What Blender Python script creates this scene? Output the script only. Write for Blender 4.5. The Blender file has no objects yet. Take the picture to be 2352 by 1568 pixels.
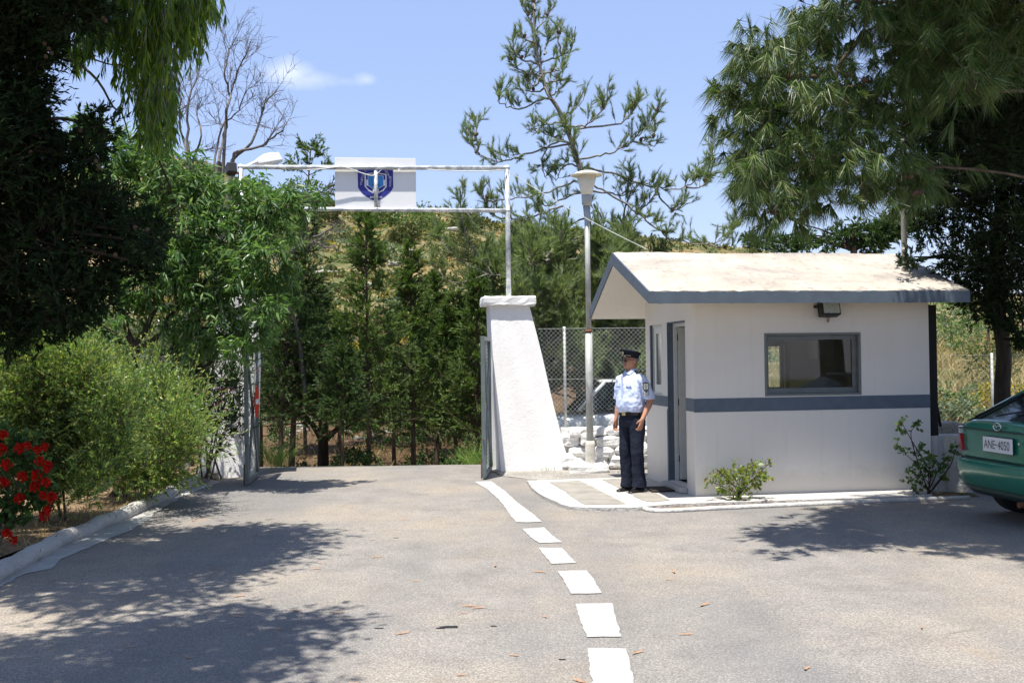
import bpy, math, random
import numpy as np
from mathutils import Vector, Matrix
SC = bpy.context.scene
COL = SC.collection
rng = np.random.default_rng(7)
random.seed(7)
# ---------------------------------------------------------------- camera
EYE = np.array([0.0, 0.0, 1.65])
PITCH, ROLL, FOC = math.radians(0.95), math.radians(-0.7), 2400.0
def _rx(a):
    c, s = math.cos(a), math.sin(a); return np.array([[1, 0, 0], [0, c, -s], [0, s, c]])
def _rz(a):
    c, s = math.cos(a), math.sin(a); return np.array([[c, -s, 0], [s, c, 0], [0, 0, 1]])
RM = _rx(math.pi/2 + PITCH) @ _rz(ROLL)
cam_data = bpy.data.cameras.new("camera")
cam = bpy.data.objects.new("camera", cam_data); COL.objects.link(cam)
cam.matrix_world = Matrix.Translation(EYE) @ Matrix(RM.tolist()).to_4x4()
cam_data.sensor_width = 36.0
cam_data.lens = 36.0*FOC/2352.0
cam_data.clip_start = 0.05; cam_data.clip_end = 2000
SC.camera = cam
def ray(u, v):                      # direction through a point of the photograph (2352 px wide)
    return RM @ np.array([(u-1176)/FOC, -(v-784)/FOC, -1.0])
def G(u, v, z=0.0):                 # where that direction meets the level z
    d = ray(u, v); return EYE + d*((z-EYE[2])/d[2])
def P(u, v, Y):                     # where it meets the vertical plane at distance Y
    d = ray(u, v); return EYE + d*Y/d[1]
# ---------------------------------------------------------------- light
SUN = np.array([-0.12, -0.235, 1.0]); SUN /= np.linalg.norm(SUN)
EL = math.asin(SUN[2]); AZ = math.atan2(SUN[0], SUN[1])
sd = bpy.data.lights.new("sun", 'SUN'); sd.energy = 4.6; sd.angle = math.radians(0.53); sd.color = (1.0, 0.95, 0.875)
so = bpy.data.objects.new("sun", sd); COL.objects.link(so)
so.rotation_euler = Vector(SUN.tolist()).to_track_quat('Z', 'Y').to_euler()
W = bpy.data.worlds.new("World"); SC.world = W; W.use_nodes = True
nt = W.node_tree; nt.nodes.clear()
def wn(t, **k):
    n = nt.nodes.new(t)
    for a, b in k.items(): setattr(n, a, b)
    return n
sky = wn('ShaderNodeTexSky'); sky.sky_type = 'NISHITA'; sky.sun_disc = False
sky.sun_elevation = EL; sky.sun_rotation = AZ; sky.altitude = 100; sky.air_density = 1.0; sky.dust_density = 0.3; sky.ozone_density = 3.0
tint = wn('ShaderNodeMix', data_type='RGBA', blend_type='MULTIPLY'); tint.inputs[0].default_value = 1.0
nt.links.new(sky.outputs[0], tint.inputs[6]); tint.inputs[7].default_value = (1.30, 1.05, .92, 1)
flat = wn('ShaderNodeMix', data_type='RGBA'); flat.inputs[0].default_value = 0.62; nt.links.new(tint.outputs[2], flat.inputs[6]); flat.inputs[7].default_value = (1.55, 2.22, 4.05, 1)
tc = wn('ShaderNodeTexCoord')
def dot(vec):
    n = wn('ShaderNodeVectorMath', operation='DOT_PRODUCT'); nt.links.new(tc.outputs['Generated'], n.inputs[0]); n.inputs[1].default_value = tuple(vec); return n.outputs['Value']
def mth(op, a, b=0.0, clamp=False):
    n = wn('ShaderNodeMath', operation=op, use_clamp=clamp)
    for i, x in enumerate((a, b)):
        if isinstance(x, (int, float)): n.inputs[i].default_value = x
        else: nt.links.new(x, n.inputs[i])
    return n.outputs[0]
noi = wn('ShaderNodeTexNoise'); nt.links.new(tc.outputs['Generated'], noi.inputs['Vector'])
noi.inputs['Scale'].default_value = 31; noi.inputs['Detail'].default_value = 7; noi.inputs['Roughness'].default_value = 0.6
masks = []
for (u, v, sx, sy, am) in ((660, 166, .026, .0125, .95), (712, 184, .028, .009, .6), (842, 184, .011, .006, .5), (790, 188, .020, .004, .2)):
    c = ray(u, v); c /= np.linalg.norm(c); rt = np.cross(c, [0, 0, 1]); rt /= np.linalg.norm(rt); up = np.cross(rt, c)
    a = mth('DIVIDE', dot(rt), sx); b = mth('DIVIDE', dot(up), sy)
    q = mth('ADD', mth('MULTIPLY', a, a), mth('MULTIPLY', b, b))
    e = mth('SUBTRACT', 1.0, mth('POWER', q, 0.5))
    e = mth('ADD', e, mth('MULTIPLY', mth('SUBTRACT', noi.outputs[0], 0.41), 1.8))
    front = mth('GREATER_THAN', dot(c), 0.5)
    masks.append(mth('MULTIPLY', mth('MULTIPLY', e, am, True), front))
mk = masks[0]
for x in masks[1:]: mk = mth('MAXIMUM', mk, x)
mk = mth('MULTIPLY', mk, 0.60)
cm = wn('ShaderNodeMix', data_type='RGBA'); nt.links.new(mk, cm.inputs[0]); nt.links.new(flat.outputs[2], cm.inputs[6]); cm.inputs[7].default_value = (4.6, 4.9, 5.6, 1)
bg = wn('ShaderNodeBackground'); bg.inputs[1].default_value = 0.125
nt.links.new(cm.outputs[2], bg.inputs[0]); wo = wn('ShaderNodeOutputWorld'); nt.links.new(bg.outputs[0], wo.inputs[0])
SC.view_settings.view_transform = 'Standard'; SC.view_settings.look = 'None'; SC.view_settings.exposure = 0.95; SC.view_settings.gamma = 1.0
SC.render.engine = 'CYCLES'
cy = SC.cycles; cy.max_bounces = 7; cy.diffuse_bounces = 4; cy.glossy_bounces = 3; cy.transmission_bounces = 6; cy.transparent_max_bounces = 8
cy.use_denoising = True; cy.sample_clamp_indirect = 8.0; cy.caustics_reflective = False; cy.caustics_refractive = False
# ---------------------------------------------------------------- materials
class M:
    def __init__(s, name):
        s.m = bpy.data.materials.new(name); s.m.use_nodes = True; s.t = s.m.node_tree; s.t.nodes.clear()
        s.out = s.n('ShaderNodeOutputMaterial'); s.b = s.n('ShaderNodeBsdfPrincipled'); s.l(s.b.outputs[0], s.out.inputs[0])
        s.co = s.n('ShaderNodeTexCoord').outputs['Object']
    def n(s, t, **k):
        n = s.t.nodes.new(t)
        for a, b in k.items(): setattr(n, a, b)
        return n
    def l(s, a, b): s.t.links.new(a, b)
    def noise(s, scale, detail=4, rough=.55, vec=None, stretch=None):
        v = vec or s.co
        if stretch:
            mp = s.n('ShaderNodeMapping'); s.l(v, mp.inputs[0]); mp.inputs['Scale'].default_value = stretch; v = mp.outputs[0]
        n = s.n('ShaderNodeTexNoise'); s.l(v, n.inputs['Vector']); n.inputs['Scale'].default_value = scale
        n.inputs['Detail'].default_value = detail; n.inputs['Roughness'].default_value = rough; return n.outputs[0]
    def ramp(s, fac, stops, interp='LINEAR'):
        r = s.n('ShaderNodeValToRGB'); s.l(fac, r.inputs[0]); cr = r.color_ramp; cr.interpolation = interp
        while len(cr.elements) < len(stops): cr.elements.new(0.5)
        for e, (p, c) in zip(cr.elements, stops):
            e.position = p; e.color = (c, c, c, 1) if isinstance(c, (int, float)) else (*c, 1)
        return r.outputs[0]
    def mix(s, f, a, b, mode='MIX'):
        n = s.n('ShaderNodeMix', data_type='RGBA', blend_type=mode)
        for i, x in ((0, f), (6, a), (7, b)):
            if isinstance(x, (int, float)): n.inputs[i].default_value = x if i == 0 else (x, x, x, 1)
            elif isinstance(x, tuple): n.inputs[i].default_value = (*x, 1)
            else: s.l(x, n.inputs[i])
        return n.outputs[2]
    def bump(s, h, strength=.4, dist=.01, prev=None):
        n = s.n('ShaderNodeBump'); s.l(h, n.inputs['Height']); n.inputs['Strength'].default_value = strength; n.inputs['Distance'].default_value = dist
        if prev: s.l(prev, n.inputs['Normal'])
        s.l(n.outputs[0], s.b.inputs['Normal']); return n.outputs[0]
    def col(s, c):
        if isinstance(c, tuple): s.b.inputs['Base Color'].default_value = (*c, 1)
        else: s.l(c, s.b.inputs['Base Color'])
        return s
    def set(s, rough=.6, metal=0., spec=.5, trans=0., ior=1.45, coat=0.):
        i = s.b.inputs; i['Roughness'].default_value = rough; i['Metallic'].default_value = metal; i['Specular IOR Level'].default_value = spec
        i['Transmission Weight'].default_value = trans; i['IOR'].default_value = ior; i['Coat Weight'].default_value = coat; return s
def plain(name, c, rough=.6, metal=0., var=.12, scale=18, spec=.4, coat=0., bump=0.):
    m = M(name); f = m.noise(scale, 5, .6)
    m.col(m.ramp(f, [(.3, tuple(x*(1-var) for x in c)), (.7, tuple(min(1, x*(1+var)) for x in c))])).set(rough, metal, spec, coat=coat)
    if bump: m.bump(f, bump, .01)
    return m.m
def mat_asphalt():
    m = M('asphalt'); big = m.noise(.35, 4, .6); mid = m.noise(2.2, 5, .65); fine = m.noise(90, 3, .7)
    base = m.ramp(mid, [(.3, (.195, .180, .162)), (.5, (.238, .222, .200)), (.72, (.275, .254, .224))])
    base = m.mix(m.ramp(big, [(.46, 0.), (.64, .7)]), base, (.33, .280, .215))
    sp = m.ramp(fine, [(.32, .62), (.5, 1.), (.68, 1.38)]); base = m.mix(1., base, sp, 'MULTIPLY')
    base = m.mix(m.ramp(m.noise(.75, 3, .5, stretch=(1, .18, 1)), [(.46, 0.), (.62, .55)]), base, (.165, .162, .160)); base = m.mix(m.ramp(m.noise(11, 4, .7), [(.60, 0.), (.72, .35)]), base, (.13, .12, .11))
    vo = m.n('ShaderNodeTexVoronoi'); m.l(m.co, vo.inputs['Vector']); vo.inputs['Scale'].default_value = 70
    st = m.ramp(vo.outputs['Distance'], [(.0, 1.45), (.25, 1.08), (.6, .78)]); base = m.mix(.9, base, st, 'MULTIPLY')
    stn = m.ramp(m.noise(1.3, 3, .5, stretch=(1, .6, 1)), [(.66, 0.), (.74, .35)]); base = m.mix(stn, base, (.30, .215, .14))
    vc = m.n('ShaderNodeTexVoronoi', feature='DISTANCE_TO_EDGE'); wv = m.mix(.06, m.co, m.n('ShaderNodeTexNoise').outputs['Color'])
    m.l(wv, vc.inputs['Vector']); vc.inputs['Scale'].default_value = .42
    cr = m.ramp(vc.outputs['Distance'], [(.0, 1.), (.0016, 1.), (.0032, 0.)]); crm = m.ramp(m.noise(.5, 2), [(.66, 0.), (.70, .5)])
    base = m.mix(m.mix(1., cr, crm, 'MULTIPLY'), base, (.05, .045, .04))
    m.col(base).set(.92, spec=.25); m.bump(m.mix(.5, fine, vo.outputs['Distance']), .55, .006); return m.m
def mat_paint():
    m = M('road_paint'); w = m.noise(55, 4, .7); wb = m.noise(3.5, 4, .6)
    c = m.ramp(wb, [(.3, (.33, .322, .305)), (.6, (.42, .412, .395))])
    c = m.mix(m.ramp(w, [(.30, .85), (.42, 0.)]), c, (.27, .25, .22)); c = m.mix(m.ramp(m.noise(9, 5, .7), [(.52, 0.), (.68, .45)]), c, (.33, .31, .28))
    m.col(c).set(.8, spec=.3); m.bump(w, .5, .005); return m.m
def mat_stucco(name, c, scale=60, strength=.5, dirt=(.45, .42, .38), amount=.25, dist=.012):
    m = M(name); w = m.noise(scale, 4, .6); wb = m.noise(1.6, 6, .65); st = m.noise(2.2, 5, .6, stretch=(3, 3, .35))
    k = m.ramp(wb, [(.30, tuple(x*.93 for x in c)), (.6, c)]); k = m.mix(m.ramp(st, [(.58, 0.), (.85, amount)]), k, dirt)
    m.col(k).set(.88, spec=.25); m.bump(w, strength, dist); return m.m
def mat_plaster_wall():
    m = M('booth_plaster'); w = m.noise(140, 3, .6); wb = m.noise(.9, 5, .6)
    k = m.ramp(wb, [(.3, (.685, .645, .580)), (.65, (.725, .688, .628))])
    sep = m.n('ShaderNodeSeparateXYZ'); m.l(m.co, sep.inputs[0])
    hz = m.n('ShaderNodeMath', operation='MULTIPLY_ADD'); m.l(m.noise(7, 5, .65), hz.inputs[0]); hz.inputs[1].default_value = -.45; m.l(sep.outputs[2], hz.inputs[2])
    k = m.mix(m.ramp(hz.outputs[0], [(.0, .35), (.16, 0.)]), k, (.52, .47, .40))          # splash dirt near the ground
    sp = m.ramp(m.noise(26, 2, .5), [(.735, 0.), (.76, .45)]); k = m.mix(sp, k, (.50, .47, .43))
    dr = m.ramp(m.noise(3.0, 4, .6, stretch=(4, 4, .3)), [(.55, 0.), (.80, .35)]); k = m.mix(dr, k, (.55, .51, .46))
    m.col(k).set(.85, spec=.25); b = m.bump(w, .15, .004); m.bump(m.noise(6, 3), .18, .02, b); return m.m
def mat_roof():
    m = M('roof_wash'); n1 = m.noise(1.7, 6, .7); n2 = m.noise(1.1, 5, .65, stretch=(.8, 2.2, 1)); f = m.noise(80, 3, .7)
    k = m.ramp(n1, [(.3, (.355, .312, .262)), (.5, (.42, .378, .322)), (.72, (.46, .422, .37))])
    k = m.mix(m.ramp(n2, [(.47, 0.), (.66, .75)]), k, (.255, .235, .21))
    k = m.mix(m.ramp(m.noise(9, 5, .7), [(.54, 0.), (.70, .65)]), k, (.165, .148, .128))
    k = m.mix(m.ramp(f, [(.34, .45), (.47, 0.)]), k, (.20, .18, .155))
    m.col(k).set(.9, spec=.2); m.bump(f, .5, .01); return m.m
def mat_whitewash():
    m = M('whitewashed_stone'); f = m.noise(28, 5, .65); a = m.noise(5, 5, .6)
    k = m.ramp(a, [(.3, (.62, .60, .56)), (.6, (.80, .79, .76))]); k = m.mix(m.ramp(f, [(.28, .7), (.38, 0.)]), k, (.30, .25, .19))
    m.col(k).set(.88, spec=.2); m.bump(f, .8, .03); return m.m
def mat_foliage(name, cols, rough=.5, trans=.3, spec=.4, tr=None):
    m = M(name); g = m.n('ShaderNodeNewGeometry'); r = g.outputs['Random Per Island']; k = len(cols)
    c = m.ramp(r, [((i+.0)/max(1, k-1), cols[i]) for i in range(k)])
    c = m.mix(1., c, m.ramp(m.noise(1.8, 3, .6), [(.3, .80), (.7, 1.2)]), 'MULTIPLY')
    m.col(c).set(rough, spec=spec)
    t = m.n('ShaderNodeBsdfTranslucent'); m.l(m.mix(1., c, tr or (1.5, 1.6, .7), 'MULTIPLY'), t.inputs[0])
    x = m.n('ShaderNodeMixShader'); x.inputs[0].default_value = trans; m.l(m.b.outputs[0], x.inputs[1]); m.l(t.outputs[0], x.inputs[2]); m.l(x.outputs[0], m.out.inputs[0]); return m.m
def mat_bark(name, a, b, scale=14):
    m = M(name); w = m.noise(scale, 5, .65, stretch=(1, 1, .25)); m.col(m.ramp(w, [(.3, a), (.7, b)])).set(.9, spec=.2); m.bump(w, .8, .02); return m.m
def mat_ground():
    m = M('terrain'); big = m.noise(.11, 5, .6); mid = m.noise(.9, 6, .65); f = m.noise(22, 5, .7)
    k = m.ramp(mid, [(.25, (.05, .065, .025)), (.42, (.105, .105, .048)), (.56, (.26, .185, .09)), (.75, (.36, .265, .155))])
    k = m.mix(m.ramp(big, [(.42, 0.), (.6, .7)]), k, (.085, .105, .038))
    k = m.mix(1., k, m.ramp(f, [(.3, .6), (.7, 1.4)]), 'MULTIPLY')
    m.col(k).set(.95, spec=.1); m.bump(f, .8, .05); return m.m
def mat_litter(name, stops):
    m = M(name); f = m.noise(38, 5, .7); a = m.noise(1.4, 4, .6)
    k = m.ramp(f, stops); k = m.mix(1., k, m.ramp(a, [(.3, .75), (.7, 1.3)]), 'MULTIPLY'); m.col(k).set(.95, spec=.1); m.bump(f, 1., .03); return m.m
def mat_glass(name='window_glass', tint=(.62, .70, .66)):
    m = M(name); m.col(tint).set(.0, spec=.5, trans=1.); m.l(m.ramp(m.noise(4, 4, .6), [(.4, 0.01), (.7, .05)]), m.b.inputs['Roughness']); return m.m
def mat_pipe():
    m = M('galvanised_pipe'); a = m.noise(9, 5, .65); k = m.ramp(a, [(.36, (.30, .33, .34)), (.5, (.50, .52, .52)), (.6, (.72, .73, .72))])
    k = m.mix(m.ramp(m.noise(14, 5, .7), [(.62, 0.), (.72, .7)]), k, (.26, .20, .15)); m.col(k).set(.5, metal=.25, spec=.4); m.bump(a, .3, .006); return m.m
def mat_cloth(name, c, var=.08):
    m = M(name); a = m.noise(9, 4, .6); w = m.noise(500, 2, .5)
    m.col(m.ramp(a, [(.3, tuple(x*(1-var) for x in c)), (.7, tuple(min(1, x*(1+var)) for x in c))])).set(.85, spec=.25)
    b = m.bump(a, .35, .03); m.bump(w, .15, .001, b); return m.m
MT = {}
MT['asphalt'] = mat_asphalt(); MT['paint'] = mat_paint()
MT['stucco'] = mat_stucco('rough_white_stucco', (.80, .79, .77), 40, .35, amount=.14, dist=.016)
MT['plaster'] = mat_plaster_wall(); MT['roof'] = mat_roof(); MT['wash'] = mat_whitewash()
MT['bluegrey'] = plain('bluegrey_paint', (.095, .122, .155), .6, var=.12, scale=7, bump=.25)
MT['greygreen'] = plain('greygreen_paint', (.15, .165, .16), .5, var=.12, scale=9, bump=.2)
MT['alu'] = plain('white_aluminium', (.62, .63, .60), .4, var=.06)
MT['slab'] = plain('slab_concrete', (.255, .238, .205), .9, var=.18, scale=5, bump=.4)
MT['kerb'] = mat_stucco('kerb_whitewash', (.47, .455, .425), 22, .8, (.26, .22, .17), .9, dist=.03)
MT['soil'] = mat_litter('garden_soil', [(.25, (.05, .032, .02)), (.45, (.17, .11, .065)), (.6, (.32, .23, .14)), (.75, (.50, .40, .27))])
MT['ground'] = mat_ground()
MT['forest'] = mat_litter('forest_floor', [(.25, (.025, .018, .011)), (.45, (.075, .047, .027)), (.62, (.16, .10, .057)), (.78, (.27, .19, .12))])  # litter tones darkened to stand in for shade under the trees
MT['gravel'] = mat_litter('gravel', [(.25, (.13, .12, .105)), (.5, (.30, .28, .25)), (.75, (.50, .47, .42))])
MT['glass'] = mat_glass(); MT['pipe'] = mat_pipe()
MT['gate'] = plain('gate_grey', (.145, .175, .175), .45, metal=.3, var=.15, scale=6, bump=.2)
MT['wire'] = plain('fence_wire', (.42, .44, .43), .5, metal=.5)
MT['black'] = plain('black_metal', (.018, .018, .018), .5); MT['blackwood'] = plain('black_post', (.012, .011, .010), .8, var=.4)
MT['white'] = plain('white_enamel', (.80, .80, .79), .35, var=.03, scale=4); MT['cream'] = plain('cream_plastic', (.74, .70, .57), .4, var=.05, scale=6)
MT['brown'] = plain('brown_wood', (.085, .035, .018), .5); MT['beige'] = plain('beige_board', (.42, .37, .27), .7)
MT['lampglass'] = plain('floodlight_glass', (.34, .38, .34), .12, var=.3, scale=60, spec=.7)
MT['steel'] = plain('lamp_post_grey', (.40, .41, .39), .55, metal=.2, var=.22, scale=5, bump=.25)
MT['rust'] = plain('rust', (.16, .07, .035), .85, var=.4); MT['concrete'] = plain('old_concrete', (.50, .475, .42), .9, var=.25, scale=8, bump=.6)
MT['red'] = plain('sign_red', (.62, .035, .02), .4, var=.05); MT['navy'] = plain('emblem_navy', (.030, .035, .26), .5, var=.05); MT['blue'] = plain('emblem_blue', (.05, .25, .62), .5, var=.05)
MT['rock'] = mat_litter('limestone', [(.2, (.16, .14, .11)), (.5, (.32, .30, .26)), (.8, (.46, .44, .40))])
MT['rubber'] = plain('rubber', (.018, .018, .018), .8); MT['mat'] = plain('doormat', (.035, .028, .024), .95, var=.3, scale=40, bump=.5)
MT['bark'] = mat_bark('grey_brown_bark', (.05, .035, .025), (.15, .115, .085)); MT['palebark'] = mat_bark('pale_bark', (.13, .115, .10), (.30, .275, .24))
MT['deadwood'] = mat_bark('dead_wood', (.075, .065, .06), (.20, .18, .17)); MT['darkbark'] = mat_bark('dark_bark', (.025, .02, .014), (.07, .055, .04))
F_ = mat_foliage
MT['f_cyp'] = F_('dark_cypress_foliage', [(.007, .018, .006), (.013, .030, .009), (.026, .052, .014)], .65, .15, .2)
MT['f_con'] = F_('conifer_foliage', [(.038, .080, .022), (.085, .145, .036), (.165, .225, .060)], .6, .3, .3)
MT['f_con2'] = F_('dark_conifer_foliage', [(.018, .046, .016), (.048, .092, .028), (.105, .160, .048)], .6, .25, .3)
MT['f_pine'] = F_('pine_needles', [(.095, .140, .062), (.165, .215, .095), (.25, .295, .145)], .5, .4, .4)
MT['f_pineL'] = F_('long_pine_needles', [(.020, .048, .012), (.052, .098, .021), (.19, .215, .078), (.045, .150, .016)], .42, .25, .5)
MT['f_pineD'] = F_('shaded_pine_needles', [(.010, .024, .008), (.022, .045, .014), (.05, .08, .022)], .6, .2, .3)  # darker copy of the pine needles, shade put into the colour
MT['f_alm'] = F_('almond_leaves', [(.050, .115, .032), (.100, .195, .052), (.20, .29, .115)], .32, .38, .5)
MT['f_euc'] = F_('eucalyptus_leaves', [(.045, .105, .018), (.105, .19, .026), (.24, .31, .045)], .38, .45, .4)
MT['f_shr'] = F_('yellow_green_shrub', [(.070, .142, .040), (.125, .222, .062), (.22, .33, .092), (.46, .46, .11)], .45, .38, .45)
MT['f_shr2'] = F_('grey_green_shrub', [(.075, .105, .050), (.125, .165, .085), (.20, .235, .135)], .55, .25, .35)
MT['f_hill'] = F_('hill_scrub', [(.034, .058, .020), (.068, .092, .030), (.12, .13, .05), (.22, .18, .07)], .8, .12, .15)
MT['f_hilly'] = F_('broom_scrub', [(.12, .13, .03), (.28, .24, .03), (.42, .33, .03)], .8, .15, .1)
MT['f_rose'] = F_('rose_leaves', [(.080, .14, .022), (.14, .215, .030), (.27, .31, .055), (.18, .10, .04)], .4, .35, .5)
MT['f_rosed'] = F_('dark_rose_leaves', [(.035, .085, .02), (.06, .135, .03), (.11, .19, .045), (.10, .05, .03)], .4, .35, .5)
MT['f_ger'] = F_('geranium_leaves', [(.02, .06, .015), (.04, .10, .02), (.08, .15, .03)], .5, .3, .3)
MT['f_grass'] = F_('dry_grass', [(.20, .17, .065), (.34, .26, .12), (.46, .34, .18)], .8, .2, .2)
MT['f_green'] = F_('green_grass', [(.06, .14, .02), (.12, .22, .04), (.25, .28, .10)], .6, .3, .3)
MT['f_olean'] = F_('oleander_leaves', [(.015, .045, .012), (.03, .075, .02), (.06, .12, .035)], .45, .25, .4)
MT['pet_red'] = F_('red_petals', [(.30, .004, .003), (.52, .010, .005), (.66, .03, .012)], .6, .3, .2, (1.1, .3, .2)); MT['pet_pink'] = F_('pink_petals', [(.36, .05, .12), (.52, .11, .20)], .6, .3, .2, (1.1, .6, .8))
MT['cone'] = plain('pine_cone', (.085, .052, .032), .8, var=.4, scale=60); MT['dryleaf'] = F_('fallen_leaf', [(.34, .13, .075), (.40, .25, .15), (.16, .08, .05)], .6, .1, .3, (1, 1, 1))
MT['skin'] = plain('skin', (.40, .20, .125), .55, var=.10, scale=14, spec=.4); MT['shirt'] = mat_cloth('light_blue_shirt', (.53, .61, .82)); MT['trouser'] = mat_cloth('navy_trousers', (.012, .016, .030), .2)
MT['leather'] = plain('black_leather', (.012, .011, .011), .22, spec=.6, var=.2); MT['gold'] = plain('brass', (.70, .60, .36), .35, metal=.7, var=.08, scale=30)
MT['cap'] = mat_cloth('navy_cap', (.012, .014, .024), .15); MT['hair'] = plain('grey_hair', (.20, .19, .18), .7, var=.3, scale=90); MT['lens'] = plain('dark_lens', (.006, .005, .005), .08, spec=.8)
MT['carGreen'] = plain('green_car_paint', (.015, .185, .115), .25, metal=.15, var=.04, scale=3, coat=.8); MT['carSilver'] = plain('silver_car_paint', (.60, .64, .66), .3, metal=.1, var=.04, coat=.6)
MT['carglass'] = plain('car_glass', (.012, .018, .018), .06, spec=.7, var=.3, scale=3); MT['tail_red'] = plain('tail_lamp_red', (.42, .02, .018), .12, spec=.6, var=.1); MT['tail_white'] = plain('tail_lamp_clear', (.62, .60, .58), .15, spec=.6)
MT['plate'] = plain('plate_white', (.72, .72, .70), .4, var=.04); MT['ink'] = plain('black_ink', (.012, .012, .013), .5); MT['chrome'] = plain('chrome', (.70, .70, .70), .15, metal=1.0, var=.05)
MT['bumperdk'] = plain('dark_bumper_plastic', (.022, .045, .038), .5)
# ---------------------------------------------------------------- mesh building
def tag(o, label=None, cat=None, group=None, kind=None):
    if label: o['label'] = label
    if cat: o['category'] = cat
    if group: o['group'] = group
    if kind: o['kind'] = kind
    return o
def thing(name, loc, label, cat, group=None, rz=0.0):
    o = bpy.data.objects.new(name, None); COL.objects.link(o); o.location = tuple(float(x) for x in loc); o.rotation_euler = (0, 0, rz)
    o.empty_display_size = .2; return tag(o, label, cat, group)
def mesh_obj(name, V, F, mat, parent=None, smooth=False, off=None):
    me = bpy.data.meshes.new(name); V = np.asarray(V, dtype=np.float64)
    if off is not None: V = V - np.asarray(off)
    me.from_pydata(V.tolist(), [], [tuple(f) for f in F]); me.update()
    if smooth: me.polygons.foreach_set('use_smooth', np.ones(len(me.polygons), dtype=bool))
    if mat: me.materials.append(mat)
    o = bpy.data.objects.new(name, me); COL.objects.link(o)
    if parent: o.parent = parent
    return o
def quick(name, V, FV, sizes, mat, parent=None, off=None, smooth=False):   # large meshes straight from arrays
    V = np.asarray(V, dtype=np.float32)
    if off is not None: V = V - np.asarray(off, dtype=np.float32)
    me = bpy.data.meshes.new(name); me.vertices.add(len(V)); me.vertices.foreach_set('co', V.ravel())
    me.loops.add(len(FV)); me.loops.foreach_set('vertex_index', FV.astype(np.int32))
    me.polygons.add(len(sizes)); st = np.concatenate([[0], np.cumsum(sizes)[:-1]]).astype(np.int32)
    me.polygons.foreach_set('loop_start', st); me.polygons.foreach_set('loop_total', np.asarray(sizes, dtype=np.int32))
    if smooth: me.polygons.foreach_set('use_smooth', np.ones(len(sizes), dtype=bool))
    me.update(calc_edges=True)
    if mat: me.materials.append(mat)
    o = bpy.data.objects.new(name, me); COL.objects.link(o)
    if parent: o.parent = parent
    return o
def nrm(a):
    a = np.asarray(a, dtype=float); return a/np.maximum(np.linalg.norm(a, axis=-1, keepdims=True), 1e-9)
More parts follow.
